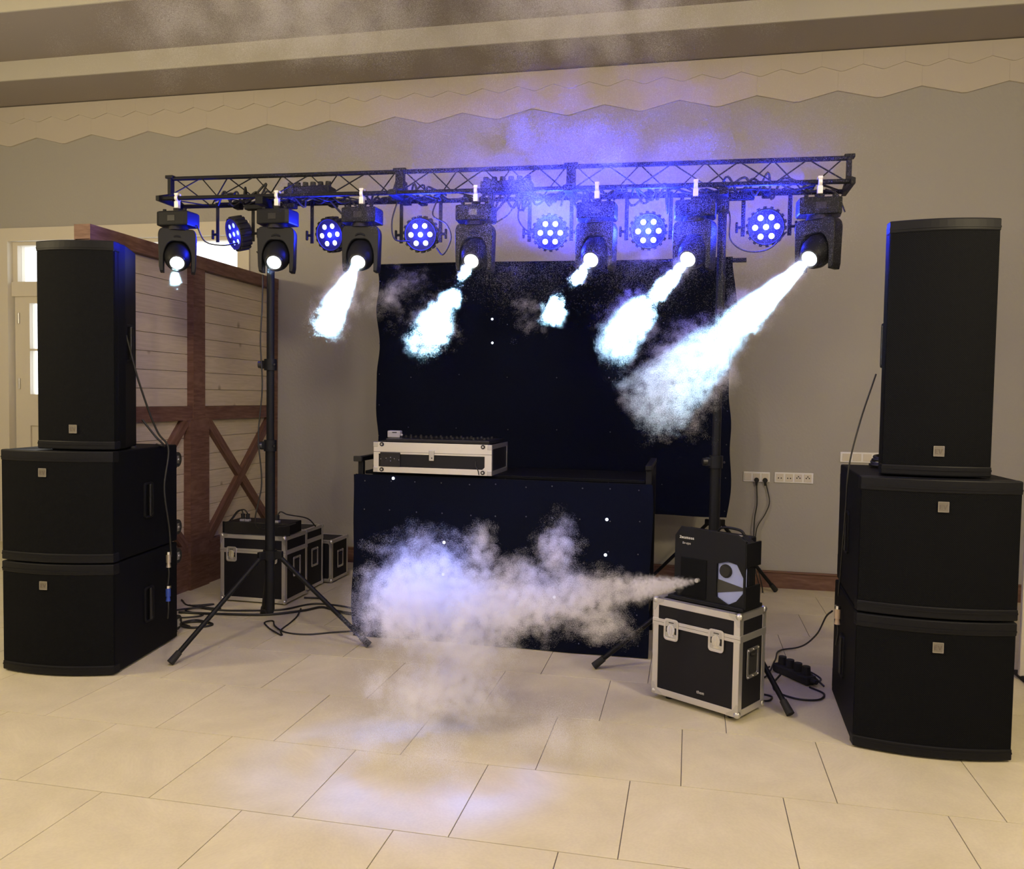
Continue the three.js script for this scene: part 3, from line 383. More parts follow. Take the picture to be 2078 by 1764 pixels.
// ---------- flight cases ----------
function flightCase(name, label, pos, turn, w, h, d, o = {}) { // origin at the middle of the base; front towards +z
  const t = thing(name, label, 'flight case', pos, turn, o.group), f = o.foot ?? 0.012, e = o.edge ?? 0.028, th = 0.0035, y0 = f, y1 = h;
  part(t, 'box', rb(w - 2 * th, h - f - 2 * th, d - 2 * th, 0.004, 0, (y0 + y1) / 2, 0), M.ply);
  const edges = [];
  const L = (x0, x1, a, b, z0, z1) => edges.push(rb(x1 - x0, b - a, z1 - z0, 0.0015, (x0 + x1) / 2, (a + b) / 2, (z0 + z1) / 2, 1));
  for (const s of [-1, 1]) for (const q of [-1, 1]) { // L-profiles along the twelve edges
    const sx = (a, b) => s > 0 ? [w / 2 - b, w / 2 - a] : [-w / 2 + a, -w / 2 + b], sz = (a, b) => q > 0 ? [d / 2 - b, d / 2 - a] : [-d / 2 + a, -d / 2 + b];
    L(...sx(0, e), y0, y1, ...sz(0, th)); L(...sx(0, th), y0, y1, ...sz(0, e));
    const sy = (a, b) => s > 0 ? [y1 - b, y1 - a] : [y0 + a, y0 + b];
    L(-w / 2, w / 2, ...sy(0, e), ...sz(0, th)); L(-w / 2, w / 2, ...sy(0, th), ...sz(0, e));
    const qx = (a, b) => q > 0 ? [w / 2 - b, w / 2 - a] : [-w / 2 + a, -w / 2 + b];
    L(...qx(0, e), ...sy(0, th), -d / 2, d / 2); L(...qx(0, th), ...sy(0, e), -d / 2, d / 2);
  }
  part(t, 'edge_profile', edges, M.alu, 'aluminium edge profiles');
  if (o.lid) { const ly = y0 + (y1 - y0) * o.lid; part(t, 'lid_profile', [rb(w + 0.001, 0.034, 0.005, 0.001, 0, ly, d / 2, 1), rb(w + 0.001, 0.034, 0.005, 0.001, 0, ly, -d / 2, 1), rb(0.005, 0.034, d, 0.001, w / 2, ly, 0, 1), rb(0.005, 0.034, d, 0.001, -w / 2, ly, 0, 1)], M.alu); part(t, 'lid_gap', [rb(w + 0.004, 0.0018, d + 0.006, 0.0008, 0, ly, 0, 1)], M.rubber); for (const x of o.latches ?? []) latch(t, x, ly - 0.028, d / 2 + 0.003); }
  for (const sx of [-1, 1]) for (const sz of [-1, 1]) for (const [yy, s] of [[y1, -1], [y0, 1]]) {
    const c = part(t, 'ball_corner', [new THREE.SphereGeometry(0.019, 14, 10).translate(sx * (w / 2 - 0.011), yy + s * 0.012, sz * (d / 2 - 0.011)), plateXY([[0, 0], [0.062, 0], [0.062, 0.012], [0.03, 0.03], [0.012, 0.062], [0, 0.062]].map(([a, b]) => [sx * (w / 2) - sx * a, yy + s * b]), 0.003, sz * d / 2 - 0.001)], M.zinc);
  }
  for (const s of o.handles ?? []) { const g = plateXY(roundRect(0.12, 0.15, 0.012), 0.005, 0, 0.001, [roundRect(0.085, 0.115, 0.01)]).rotateY(s * Math.PI / 2).translate(s * w / 2, h * 0.52, 0), hd = part(t, 'handle_dish', g, M.zinc); part(hd, 'recess', rb(0.004, 0.115, 0.085, 0.001, s * (w / 2), h * 0.52, 0), M.rubber); part(hd, 'grip', wire([[s * (w / 2 + 0.004), h * 0.52 + 0.045, -0.03], [s * (w / 2 + 0.009), h * 0.52 + 0.04, 0.0], [s * (w / 2 + 0.004), h * 0.52 + 0.045, 0.03]], 0.006), M.rubber); part(hd, 'rivet', [[-1, -1], [-1, 1], [1, -1], [1, 1], [0, 1], [0, -1]].map(([a, b]) => new THREE.SphereGeometry(0.004, 8, 6).translate(s * (w / 2 + 0.006), h * 0.52 + b * 0.066, a * 0.05)), M.chrome); }
  for (const sx of [-1, 1]) for (const sz of [-1, 1]) part(t, 'foot', cyl(0.017, 0.02, f, sx * (w / 2 - 0.07), f / 2, sz * (d / 2 - 0.06), 12), M.rubber);
  return t;
}
function latch(t, x, y, z) { const l = part(t, 'butterfly_latch', plateXY(roundRect(0.086, 0.112, 0.018, x, y), 0.006, z, 0.0015, [roundRect(0.066, 0.09, 0.012, x, y)]), M.alu, 'butterfly latch'); part(l, 'latch_dish', rb(0.068, 0.092, 0.003, 0.001, x, y, z + 0.001), M.zinc); part(l, 'latch_wing', [plateXY(ringPts(0.024, 16, x, y, 0.03), 0.004, z + 0.003, 0.001), rb(0.012, 0.05, 0.006, 0.002, x, y, z + 0.008), rb(0.03, 0.012, 0.004, 0.002, x, y - 0.033, z + 0.004)], M.chrome); part(l, 'latch_slot', [rb(0.006, 0.03, 0.003, 0.001, x - 0.027, y, z + 0.003), rb(0.01, 0.034, 0.003, 0.001, x + 0.026, y - 0.004, z + 0.003), rb(0.03, 0.004, 0.003, 0.001, x, y + 0.036, z + 0.003)], M.rubber); }
const FC = flightCase('flight_case', 'black flight case with aluminium edges under the fog machine', [2.722, 0, -1.568], -0.557, 0.5, 0.532, 0.262, { foot: 0.028, edge: 0.034, lid: 0.76, latches: [-0.135, 0.125], handles: [1, -1] });
{ const g = part(FC, 'maker_mark', text('thon', 0.014), mat(0.5, 0.5, 0.5, 0.5), 'small grey lettering'); g.position.set(0.04, 0.1, 0.1305); }
flightCase('flight_case', 'black flight case with brass-toned latches behind the left truss stand', [-0.555, 0, -3.0], 0.0, 0.53, 0.51, 0.36, { edge: 0.03, lid: 0.76, latches: [-0.17, 0.16], handles: [1], group: 'flight cases stored behind the stand' });
flightCase('flight_case', 'black flight case in the middle of the stored row by the partition', [-0.575, 0, -3.38], 0.0, 0.5, 0.5, 0.32, { edge: 0.026, handles: [1], lid: 0.8, group: 'flight cases stored behind the stand' });
flightCase('flight_case', 'small black flight case at the far end of the stored row', [-0.49, 0, -3.745], 0.0, 0.45, 0.358, 0.33, { edge: 0.026, handles: [1], group: 'flight cases stored behind the stand' });
{ // mixer case on the booth
  const w = 0.775, h = 0.192, d = 0.44, t = thing('mixer_case', 'aluminium-edged black mixer flight case lying on the DJ booth', 'flight case', [1.027, 1.077, -2.42], -0.005);
  part(t, 'box', rb(w - 0.008, h - 0.008, d - 0.008, 0.004, 0, h / 2, 0), M.ply);
  const F = d / 2; part(t, 'front_frame', plateXY([[-w / 2, 0], [w / 2, 0], [w / 2, h], [-w / 2, h]], 0.005, F - 0.004, 0.001, [[[-w / 2 + 0.035, 0.036], [-w / 2 + 0.035, 0.118], [w / 2 - 0.045, 0.118], [w / 2 - 0.045, 0.05], [w / 2 - 0.06, 0.036]]]), M.alu, 'brushed aluminium front frame');
  part(t, 'side_profile', [-1, 1].flatMap((s) => [rb(0.004, 0.028, d, 0.001, s * (w / 2 - 0.001), h - 0.014, 0), rb(0.004, 0.028, d, 0.001, s * (w / 2 - 0.001), 0.014, 0), rb(0.004, h, 0.028, 0.001, s * (w / 2 - 0.001), h / 2, F - 0.014), rb(0.004, h, 0.028, 0.001, s * (w / 2 - 0.001), h / 2, -F + 0.014)]), M.zinc);
  part(t, 'lid_seam', rb(w + 0.002, 0.002, 0.004, 0.0005, 0, 0.13, F), M.rubber);
  for (const sx of [-1, 1]) for (const y of [0.016, h - 0.016]) { part(t, 'corner_cap', [rb(0.03, 0.032, 0.008, 0.003, sx * (w / 2 - 0.013), y, F), rb(0.008, 0.032, 0.03, 0.003, sx * (w / 2 - 0.001), y, F - 0.013)], M.zinc); const b = part(t, 'corner_bolt', cyl(0.0135, 0.0135, 0.008, sx * (w / 2 - 0.056), y + 0.002, F + 0.002, 16, 'z'), M.rubber); part(b, 'bolt_eye', cyl(0.006, 0.006, 0.003, sx * (w / 2 - 0.056), y + 0.002, F + 0.007, 10, 'z'), M.zinc); }
  const lt = part(t, 'hasp', rb(0.034, 0.066, 0.009, 0.003, 0.0, 0.115, F + 0.004), M.zinc, 'steel hasp'); part(lt, 'hasp_pin', cyl(0.004, 0.004, 0.004, 0.003, 0.1, F + 0.0095, 8, 'z'), M.rubber);
  const o = part(t, 'connector_panel', rb(0.135, 0.092, 0.008, 0.012, -0.275, 0.082, F + 0.002), M.blackGloss); part(o, 'socket', [cyl(0.012, 0.012, 0.005, -0.315, 0.085, F + 0.006, 12, 'z'), cyl(0.016, 0.016, 0.005, -0.272, 0.085, F + 0.006, 12, 'z'), cyl(0.012, 0.012, 0.005, -0.232, 0.085, F + 0.006, 12, 'z')], M.rubber); part(o, 'screw', [[-0.335, 0.085], [-0.3, 0.09], [-0.27, 0.096], [-0.27, 0.074], [-0.245, 0.088], [-0.215, 0.082]].map(([x, y]) => new THREE.SphereGeometry(0.0035, 8, 6).translate(x, y, F + 0.008)), M.chrome);
  part(t, 'strap', wire([[w / 2 - 0.1, 0.088, F + 0.003], [w / 2 - 0.1, 0.06, F + 0.006], [w / 2 - 0.085, 0.03, F + 0.006], [w / 2 - 0.08, 0.005, F + 0.006]], 0.003), M.cable);
  const m = thing('dj_mixer', 'black DJ mixer deck sunk in the top of the case', 'mixer', [1.05, 1.2695, -2.42], -0.005);
  part(m, 'deck', rb(0.68, 0.022, 0.38, 0.004, 0, 0.011, 0), M.blackGloss); for (let i = 0; i < 9; i++) for (let j = 0; j < 3; j++) part(m, 'dial', cyl(0.008, 0.007, 0.014, -0.28 + i * 0.07, 0.028, -0.12 + j * 0.1, 10), M.rubber);
  const q = thing('adapter_box', 'small pale grey box standing on the mixer case', 'box', [0.722, 1.2915, -2.36], 0.1); part(q, 'body', rb(0.085, 0.045, 0.06, 0.006, 0, 0.0225, 0), mat(0.42, 0.42, 0.42, 0.4)); part(q, 'port', rb(0.03, 0.006, 0.002, 0.0005, 0.005, 0.034, 0.03), M.rubber); part(q, 'knob', cyl(0.007, 0.007, 0.012, 0.052, 0.02, 0.02, 12, 'z'), M.chrome);
}
// ---------- fog machine on its case ----------
{
  const t = thing('fog_machine', 'black fog machine blowing smoke, standing on a flight case', 'fog machine', [2.722, 0.532, -1.568], -0.557), zf = 0.088, w = 0.4, xc = 0.045;
  part(t, 'base_tray', rb(0.43, 0.02, 0.2, 0.005, 0.03, 0.014, 0), M.black);
  const hole = [[0.09, 0.05], [0.155, 0.02], [0.2, 0.045], [0.235, 0.09], [0.235, 0.165], [0.2, 0.225], [0.15, 0.235], [0.09, 0.215]];
  const front = plateXY([[-0.12, 0], [0.245, 0], [0.245, 0.345], [0.2, 0.372], [-0.12, 0.38], [-0.155, 0.33], [-0.155, 0.05]], 0.012, zf - 0.012, 0.002, [hole]);
  part(t, 'front_panel', front.translate(0, 0.006, 0), M.black); part(t, 'housing', plateXY([[-0.12, 0.02], [0.24, 0.02], [0.24, 0.34], [0.2, 0.365], [-0.12, 0.372], [-0.15, 0.33], [-0.15, 0.05]], 0.05, zf - 0.1, 0.006), M.black); part(t, 'housing_back', rb(0.34, 0.34, 0.06, 0.01, 0.05, 0.19, -0.04), M.black);
  part(t, 'side_cover', rb(0.012, 0.12, 0.15, 0.003, 0.243, 0.28, 0.01), M.black); part(t, 'side_cover', rb(0.012, 0.11, 0.15, 0.003, 0.243, 0.07, 0.01), M.black); part(t, 'front_hatch', rb(0.15, 0.2, 0.006, 0.003, -0.04, 0.13, zf + 0.002), M.blackMatt);
  const k = part(t, 'fluid_tank', rb(0.15, 0.22, 0.035, 0.012, 0.16, 0.13, zf - 0.03), M.tank, 'pale blue translucent fluid tank'); part(k, 'tank_cap', [cyl(0.03, 0.027, 0.022, 0.135, 0.19, zf - 0.006, 20, 'z'), cyl(0.034, 0.034, 0.006, 0.135, 0.19, zf - 0.012, 20, 'z')], M.rubber); part(k, 'tank_band', plateXY([[0.088, 0.075], [0.236, 0.108], [0.236, 0.12], [0.088, 0.145]], 0.004, zf - 0.013, 0.001), mat(0.03, 0.03, 0.028, 0.6));
  part(t, 'nozzle', [cyl(0.011, 0.011, 0.02, -0.011, 0.123, zf + 0.01, 14, 'z')], M.zinc);
  const tx = part(t, 'lettering', text('Zwameos', 0.0135), mat(0.55, 0.55, 0.56, 0.5), 'pale maker lettering'); tx.position.set(-0.085, 0.33, zf + 0.0); const ty = part(t, 'lettering', text('Ev-apo', 0.011), mat(0.35, 0.35, 0.36, 0.5)); ty.position.set(-0.085, 0.3, zf + 0.0);
  part(t, 'carry_handle', wire([[0.04, 0.37, 0.0], [0.06, 0.388, 0.0], [0.17, 0.386, 0.0], [0.19, 0.366, 0.0]], 0.007), M.black); part(t, 'top_trim', rb(0.16, 0.006, 0.012, 0.002, 0.13, 0.371, zf - 0.03), M.zinc);
}
// ---------- amplifier and plugs on the stored case ----------
{
  const t = thing('power_pack', 'black rack power pack with plugged cables on the stored flight case', 'power pack', [-0.54, 0.512, -2.96], 0.02);
  part(t, 'chassis', rb(0.5, 0.085, 0.24, 0.005, 0, 0.046, 0), M.black); part(t, 'front_panel', rb(0.51, 0.088, 0.006, 0.002, 0, 0.046, 0.122), M.blackGloss); part(t, 'rack_ear', [rb(0.02, 0.088, 0.004, 0.001, 0.262, 0.046, 0.122), rb(0.02, 0.088, 0.004, 0.001, -0.262, 0.046, 0.122)], M.black);
  part(t, 'breaker', [rb(0.035, 0.012, 0.006, 0.002, 0.02, 0.084, 0.12)], M.zinc); part(t, 'socket', [-0.14, -0.1, 0.14].map((x) => rb(0.036, 0.018, 0.036, 0.004, x, 0.097, 0.06)), mat(0.3, 0.3, 0.32, 0.4)); part(t, 'plug', [-0.14, -0.1, 0.14].map((x) => cyl(0.014, 0.016, 0.04, x, 0.125, 0.06, 12)), M.rubber);
  part(t, 'lead', [wire([[-0.14, 0.145, 0.06], [-0.15, 0.17, 0.06], [-0.19, 0.16, 0.05], [-0.24, 0.1, 0.05], [-0.3, 0.05, 0.03]], 0.005), wire([[-0.1, 0.145, 0.06], [-0.12, 0.175, 0.07], [-0.17, 0.165, 0.06], [-0.22, 0.098, 0.08]], 0.005), wire([[0.14, 0.145, 0.06], [0.16, 0.17, 0.05], [0.2, 0.15, 0.03], [0.3, 0.1, -0.12], [0.33, 0.03, -0.2]], 0.005)], M.cable);
}
// ---------- floor cables, power strip, wall sockets ----------
const fc = (pts, label, r = 0.0055, g) => single('floor_cable', label, 'cable', wire(pts.map(([x, z, y]) => [x, y ?? r, z]), r), M.cable, g);
fc([[-0.13, -2.75], [-0.06, -2.55], [-0.03, -2.4], [0.0, -2.2], [0.06, -2.1], [-0.02, -2.16], [-0.12, -2.25], [-0.2, -2.36], [-0.17, -2.4], [-0.08, -2.27, 0.011], [0.05, -2.17], [0.2, -2.16], [0.35, -2.25], [0.5, -2.33]], 'black cable with a small loop on the floor before the stored cases');
fc([[-0.9, -2.42], [-0.63, -2.45], [-0.27, -2.53], [-0.08, -2.7], [0.0, -2.82], [0.15, -2.75], [0.33, -2.71], [0.6, -2.75]], 'thick black cable along the floor behind the left truss stand', 0.009);
fc([[-0.95, -2.62], [-0.7, -2.55], [-0.45, -2.6], [-0.25, -2.68], [-0.1, -2.9], [0.1, -2.9], [0.35, -2.82], [0.6, -2.9]], 'black cable on the floor in front of the stored flight cases', 0.007);
fc([[-1.1, -2.75], [-0.95, -2.62], [-0.8, -2.7], [-0.9, -2.5], [-0.7, -2.4], [-0.82, -2.3], [-1.0, -2.36], [-0.85, -2.55, 0.013], [-0.68, -2.6]], 'tangled black cable on the floor between left stack and stored cases', 0.006);
fc([[-0.62, -2.12], [-0.72, -2.18], [-0.6, -2.25], [-0.5, -2.2], [-0.58, -2.1], [-0.7, -2.12, 0.016], [-0.66, -2.24, 0.016], [-0.54, -2.22, 0.016]], 'small coiled black cable on the floor behind the left stack', 0.008);
fc([[-0.25, -3.05], [-0.1, -3.06], [0.02, -2.9], [0.2, -2.72], [0.4, -2.68], [0.6, -2.7]], 'black cable from the stored cases to the booth', 0.008);
fc([[0.05, -3.3], [0.15, -3.1], [0.3, -2.95], [0.45, -3.05], [0.6, -3.0]], 'thin black cable on the floor behind the left edge of the booth', 0.005);
{
  const t = thing('power_strip', 'black outdoor power strip on the floor beside the right stack', 'power strip', [3.215, 0, -2.1], -0.95);
  part(t, 'body', rb(0.28, 0.05, 0.075, 0.012, 0, 0.027, 0), M.rubber); for (let k = 0; k < 4; k++) part(t, 'plug', [cyl(0.026, 0.022, 0.05, -0.095 + k * 0.063, 0.072, 0, 14)], M.rubber); part(t, 'gland', cyl(0.016, 0.012, 0.04, 0.155, 0.03, 0, 12, 'x'), M.rubber);
}
fc([[3.28, -1.95], [3.34, -1.86], [3.3, -1.76], [3.2, -1.74], [3.1, -1.82], [3.09, -1.95], [3.14, -2.06, 0.03]], 'black cable loop on the floor in front of the power strip');
fc([[3.3, -2.0], [3.36, -2.1], [3.3, -2.25], [3.22, -2.2, 0.04], [3.27, -2.05, 0.07], [3.36, -1.98]], 'black cable looping over the end of the power strip');
fc([[3.09, -2.18, 0.03], [3.0, -2.1], [2.9, -1.95], [2.8, -1.9]], 'black cable from the power strip behind the fog machine case');
fc([[2.98, -1.78], [3.06, -1.75], [3.04, -1.68], [2.95, -1.66]], 'short black cable loop at the foot of the fog machine case', 0.005);
single('hanging_lead', 'black cable rising from the floor to the right stack', 'cable', wire([[2.98, 0.006, -2.0], [3.05, 0.006, -2.05], [3.13, 0.03, -2.3], [3.2, 0.006, -2.62], [3.3, 0.02, -2.65], [3.355, 0.2, -2.3], [3.362, 0.4, -1.98], [3.372, 0.45, -1.88]], 0.005), M.cable);
{
  const plate = (x0, x1, y0, y1, n, label) => { const t = thing('wall_socket', label, 'wall socket', [(x0 + x1) / 2, (y0 + y1) / 2, ZW]); const w = x1 - x0, h = y1 - y0; part(t, 'plate', rb(w, h, 0.012, 0.004, 0, 0, 0.006), M.white); return t; };
  const a = plate(3.055, 3.27, 0.888, 0.972, 3, 'white triple wall socket with two black plugs on the back wall'); for (let k = 0; k < 3; k++) part(a, 'socket_insert', rb(0.058, 0.06, 0.006, 0.003, -0.07 + k * 0.07, 0, 0.013), M.cream);
  const b = plate(3.307, 3.616, 0.888, 0.975, 4, 'white wall panel with four round connector inserts, right of the triple socket'); for (let k = 0; k < 4; k++) { const i = part(b, 'connector_insert', rb(0.06, 0.065, 0.006, 0.003, -0.112 + k * 0.074, 0, 0.013), M.cream); part(i, 'contact', (k < 2 ? [[-0.011, -0.004], [0.011, -0.004]] : [[-0.012, 0], [0.012, 0], [0, 0.012]]).map(([x, y]) => cyl(0.0055, 0.0055, 0.004, -0.112 + k * 0.074 + x, y, 0.0165, 8, 'z')), M.rubber); }
  const c = plate(3.82, 4.16, 1.075, 1.16, 3, 'long white wall panel behind the right tall speaker'); for (let k = 0; k < 4; k++) part(c, 'cover_insert', rb(0.065, 0.06, 0.005, 0.003, -0.12 + k * 0.08, 0, 0.0135), M.cream);
  for (const [x, label, end] of [[3.163, 'left black plug and cord in the triple wall socket', [[3.165, 0.85, -4.44], [3.17, 0.7, -4.43], [3.155, 0.6, -4.42], [3.15, 0.45, -4.4], [3.16, 0.2, -4.38], [3.2, 0.006, -4.3], [3.1, 0.006, -4.0], [2.95, 0.006, -3.4]]], [3.232, 'right black plug and cord in the triple wall socket', [[3.245, 0.85, -4.44], [3.27, 0.72, -4.43], [3.24, 0.63, -4.42], [3.17, 0.5, -4.39], [3.175, 0.25, -4.37], [3.22, 0.006, -4.25], [3.12, 0.006, -3.9], [3.0, 0.006, -3.3]]]]) {
    const t = thing('mains_plug', label, 'plug', [0, 0, 0]); part(t, 'plug_body', [cyl(0.02, 0.018, 0.035, x, 0.905, ZW + 0.034, 16, 'z'), cyl(0.008, 0.012, 0.04, x, 0.88, ZW + 0.035, 10)], M.rubber); part(t, 'cord', wire([[x, 0.9, ZW + 0.04], ...end], 0.005), M.cable);
  }
  const r = thing('upright_panel', 'pale cream upright panel just visible right of the right stack', 'panel', [4.85, 0, -2.4]); part(r, 'panel', rb(0.76, 1.12, 0.03, 0.006, 0, 0.585, 0), M.cream); for (const x of [-0.34, 0.34]) part(r, 'foot', rb(0.06, 0.03, 0.2, 0.005, x, 0.015, 0), M.rubber);
}

// ---------- smoke: hair-fine specks filling space, more or fewer to each small cell of air ----------
M.smoke = phys(0.93, 0.93, 0.95, { roughness: 1, transmission: 0.5, thickness: 0, specularIntensity: 0, side: THREE.DoubleSide });
function specks(n, size) { // n specks in a soft ball, wide enough to run into its neighbours
  const P = new Float32Array(n * 9), N = new Float32Array(n * 9), u = () => rnd() * 2 - 1; let k = 0;
  for (let c = 0; c < n; c++) {
    let x, y, z; do { x = u(); y = u(); z = u(); } while (x * x + y * y + z * z > 1 || rnd() > 1.15 - (x * x + y * y + z * z)); x *= 0.82; y *= 0.82; z *= 0.82; let ax = u(), ay = u(), az = u(), bx = u(), by = u(), bz = u(), l = 1 / (Math.hypot(ax, ay, az) + 1e-6); ax *= l; ay *= l; az *= l; const d = ax * bx + ay * by + az * bz; bx -= d * ax; by -= d * ay; bz -= d * az; l = 1 / (Math.hypot(bx, by, bz) + 1e-6); bx *= l; by *= l; bz *= l;
    const nx = ay * bz - az * by, ny = az * bx - ax * bz, nz = ax * by - ay * bx, f = size * (0.7 + 0.6 * rnd());
    for (let j = 0; j < 3; j++) { const e = Math.cos(j * 2.0944) * f, g = Math.sin(j * 2.0944) * f; P[k] = x + ax * e + bx * g; P[k + 1] = y + ay * e + by * g; P[k + 2] = z + az * e + bz * g; N[k] = nx; N[k + 1] = ny; N[k + 2] = nz; k += 3; }
  }
  const g = new THREE.BufferGeometry(); g.setAttribute('position', new THREE.BufferAttribute(P, 3)); g.setAttribute('normal', new THREE.BufferAttribute(N, 3)); return g;
}
const smooth = (a, b, v) => { const t = clamp((v - a) / (b - a), 0, 1); return t * t * (3 - 2 * t); };
// fills a box of air with smoke of density rho(x, y, z), per metre; cell: side of a cell, fine: radius of a speck
function smoke(name, label, lo, hi, cell, fine, top, rho) {
  const root = new THREE.Group(), K = 11, q = 0.66, lists = Array.from({ length: K }, () => []); root.name = numbered(name); root.userData = { label, category: 'smoke', kind: 'stuff' }; scene.add(root);
  for (let x = lo[0]; x < hi[0]; x += cell) for (let y = lo[1]; y < hi[1]; y += cell) for (let z = lo[2]; z < hi[2]; z += cell) {
    const r = rho(x, y, z); if (r < top * q ** (K - 0.5)) continue;
    const k = clamp(Math.round(Math.log(r / top) / Math.log(q) + (rnd() - 0.5) * 0.6), 0, K - 1); lists[k].push([x, y, z]);
  }
  const d = new THREE.Object3D(); let total = 0;
  lists.forEach((list, k) => {
    if (!list.length) return;
    const n = Math.max(1, Math.round(top * q ** k * cell ** 3 / (0.65 * fine * fine))), m = new THREE.InstancedMesh(specks(n, fine / cell), M.smoke, list.length);
    list.forEach((p, i) => { d.position.set(p[0] + (rnd() - 0.5) * cell * 0.8, Math.max(cell, p[1] + (rnd() - 0.5) * cell * 0.8), p[2] + (rnd() - 0.5) * cell * 0.8); d.scale.setScalar(cell); d.rotation.set(rnd() * 6.28, rnd() * 6.28, rnd() * 6.28); d.updateMatrix(); m.setMatrixAt(i, d.matrix); });
    m.name = 'smoke_layer'; m.userData = { kind: 'stuff' }; root.add(m); total += list.length;
  });
}
const ball = (x, y, z, c, r) => Math.exp(-1.4 * (((x - c[0]) / r[0]) ** 2 + ((y - c[1]) / r[1]) ** 2 + ((z - c[2]) / r[2]) ** 2));
{
  const path = new THREE.CatmullRomCurve3([V(2.668, 0.655, -1.49), V(2.42, 0.648, -1.28), V(2.15, 0.63, -1.12), V(1.9, 0.61, -1.0), V(1.65, 0.58, -0.92), V(1.45, 0.58, -0.9)]), way = path.getSpacedPoints(80);
  const jet = (x, y, z) => { let best = 0, uu = 0; for (let i = 0; i <= 80; i++) { const p = way[i], u = i / 80, w = 0.006 + 0.2 * u ** 1.0, g = Math.exp(-1.2 * ((p.x - x) ** 2 + (p.y - y) ** 2 + (p.z - z) ** 2) / (w * w)); if (g > best) { best = g; uu = u; } } return [best, uu]; };
  const billows = (x, y, z, fq) => { const w = 0.08 * noise3(x * 3, y * 3 + 7, z * 3); return fbm(x * fq + w * 6, y * fq - w * 5, z * fq + w * 4, 4); };
  smoke('nozzle_smoke', 'narrow start of the smoke jet at the fog machine nozzle', [2.3, 0.5, -1.55], [2.69, 0.8, -1.15], 0.012, 0.0004, 34, (x, y, z) => { const [g, u] = jet(x, y, z); return u < 0.29 && g > 0.05 ? 34 * smooth(0.12, 0.7, g + 0.25 * billows(x, y, z, 14)) * (1 - 0.55 * u / 0.29) : 0; });
  const A = [[[1.4, 0.6, -0.9], [0.28, 0.27, 0.24], 1], [[1.6, 0.45, -0.9], [0.28, 0.2, 0.2], 0.9], [[1.68, 0.86, -0.95], [0.08, 0.19, 0.09], 0.66], [[2.02, 0.86, -1.0], [0.1, 0.19, 0.1], 0.66], [[1.85, 0.7, -1.0], [0.3, 0.15, 0.14], 0.65], [[2.22, 0.5, -1.12], [0.22, 0.12, 0.12], 0.55], [[1.58, 0.22, -0.92], [0.28, 0.2, 0.2], 0.66], [[1.45, 0.24, -0.7], [0.3, 0.2, 0.18], 0.62]];
  smoke('smoke_jet', 'white smoke cloud puffing out of the fog machine before the booth', [0.95, 0.03, -1.45], [2.62, 1.15, -0.35], 0.035, 0.0005, 12, (x, y, z) => { const [j, u] = jet(x, y, z); let g = u > 0.22 ? j * smooth(0.22, 0.32, u) : 0; for (const [c, r, a] of A) g = Math.max(g, a * ball(x, y, z, c, r)); if (g < 0.06) return 0; return 12 * smooth(0.1, 0.85, g + 0.42 * billows(x, y, z, 4.2)) ** 1.3; });
  smoke('darkening_smoke', 'thin smoke added low over the floor tiles to darken them', [1.0, 0.05, -1.1], [2.6, 0.35, -0.05], 0.08, 0.0006, 1.6, (x, y, z) => 1.6 * smooth(0.2, 0.9, Math.max(ball(x, y, z, [1.5, 0.12, -0.42], [0.36, 0.14, 0.22]), ball(x, y, z, [2.1, 0.12, -0.7], [0.34, 0.14, 0.2])) + 0.4 * billows(x, y, z, 3)));  // low specks added to give darker patches on the tiles
  // smoke crossing the beams: head, from, to (metres from the lens), radius, share
  const T = [[0, 0, 0.3, 0.035, 0.7], [1, 0, 0.1, 0.04, 0.6], [2, 0, 0.25, 0.055, 0.9], [2, 0.2, 0.8, 0.12, 0.95], [3, 0, 0.17, 0.05, 0.8], [3, 0.42, 0.56, 0.07, 0.9], [3, 0.62, 1.0, 0.12, 0.8], [4, 0, 0.27, 0.05, 0.9], [4, 0.55, 0.7, 0.08, 0.85], [5, 0, 0.46, 0.065, 1], [5, 0.6, 1.02, 0.13, 1], [6, 0, 0.6, 0.075, 1.05], [6, 0.45, 1.2, 0.12, 1.05], [6, 1.0, 1.5, 0.2, 1.1]];
  const v = V(0, 0, 0), K = [[[1.0, 2.12, -1.55], [0.26, 0.2, 0.2], 0.6], [[2.32, 2.34, -1.75], [0.26, 0.16, 0.2], 0.5], [[1.78, 2.0, -1.55], [0.18, 0.15, 0.16], 0.5]];
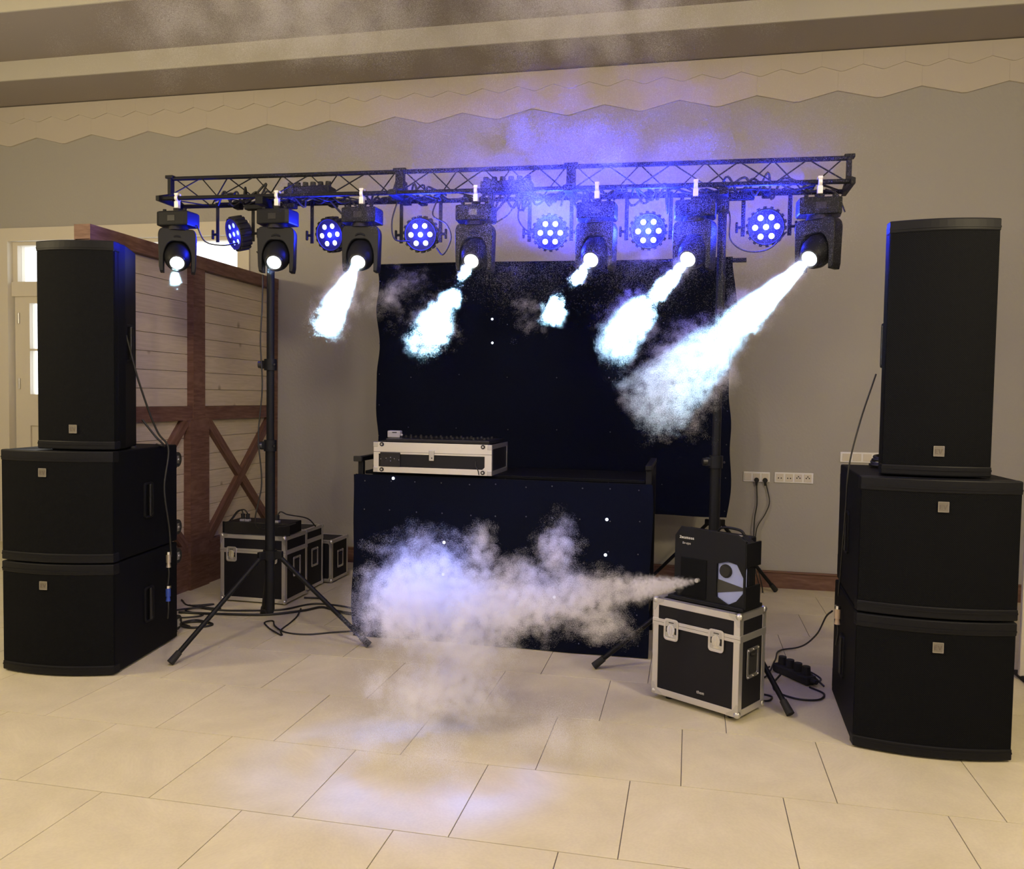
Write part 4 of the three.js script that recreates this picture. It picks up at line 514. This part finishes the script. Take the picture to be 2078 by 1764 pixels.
  smoke('beam_smoke', 'wisps of smoke lit by the beams under the truss', [-0.6, 1.2, -1.85], [3.3, 2.5, -0.2], 0.028, 0.0004, 2.4, (x, y, z) => {
    let g = 0; for (const [k, a, b, r, s] of T) { const { o, dir } = headInfo[k]; v.set(x, y, z).sub(o); const t = v.dot(dir); if (t < a - 0.06 || t > b + 0.06) continue; const h = v.addScaledVector(dir, -t).length(); if (h > r * 1.9) continue; g = Math.max(g, s * Math.exp(-1.3 * (h / r) ** 2) * smooth(a - 0.04, a + 0.02, t) * (1 - smooth(b - 0.06, b + 0.06, t))); }
    for (const [c, r, a] of K) g = Math.max(g, a * ball(x, y, z, c, r)); if (g < 0.05) return 0; return 2.4 * smooth(0.35, 0.8, g + 0.62 * billows(x, y, z, 6)) ** 1.3; });
  smoke('stage_haze', 'thin blue-lit haze around the truss', [0.2, 2.1, -2.3], [3.6, 3.4, -1.1], 0.12, 0.0006, 1.3, (x, y, z) => (0.5 * ball(x, y, z, [1.85, 2.9, -1.8], [1.2, 0.34, 0.35]) + 0.45 * Math.max(ball(x, y, z, [1.75, 2.6, -1.65], [0.4, 0.4, 0.3]), ball(x, y, z, [2.3, 2.55, -1.65], [0.38, 0.4, 0.3]), 0.5 * ball(x, y, z, [2.95, 2.45, -1.7], [0.4, 0.35, 0.25]))) * smooth(-0.45, 0.45, billows(x, y, z, 2.4)));
  smoke('ceiling_haze', 'thin grey smoke gathered under the ceiling', [-2.4, 3.5, -3.0], [4.2, 4.5, -1.4], 0.15, 0.0008, 1.2, (x, y, z) => 1.2 * smooth(0.25, 1, Math.max(0.8 * ball(x, y, z, [0.0, 4.1, -2.4], [1.6, 0.4, 0.6]), ball(x, y, z, [2.0, 4.1, -2.4], [1.1, 0.5, 0.6])) + 0.5 * billows(x, y, z, 1.3)));
}
scene.traverse((o) => { if (o.isMesh) { o.castShadow = true; o.receiveShadow = true; } else if (o.isLight && o.shadow) o.castShadow = !o.isRectAreaLight; });
renderer.render(scene, camera);
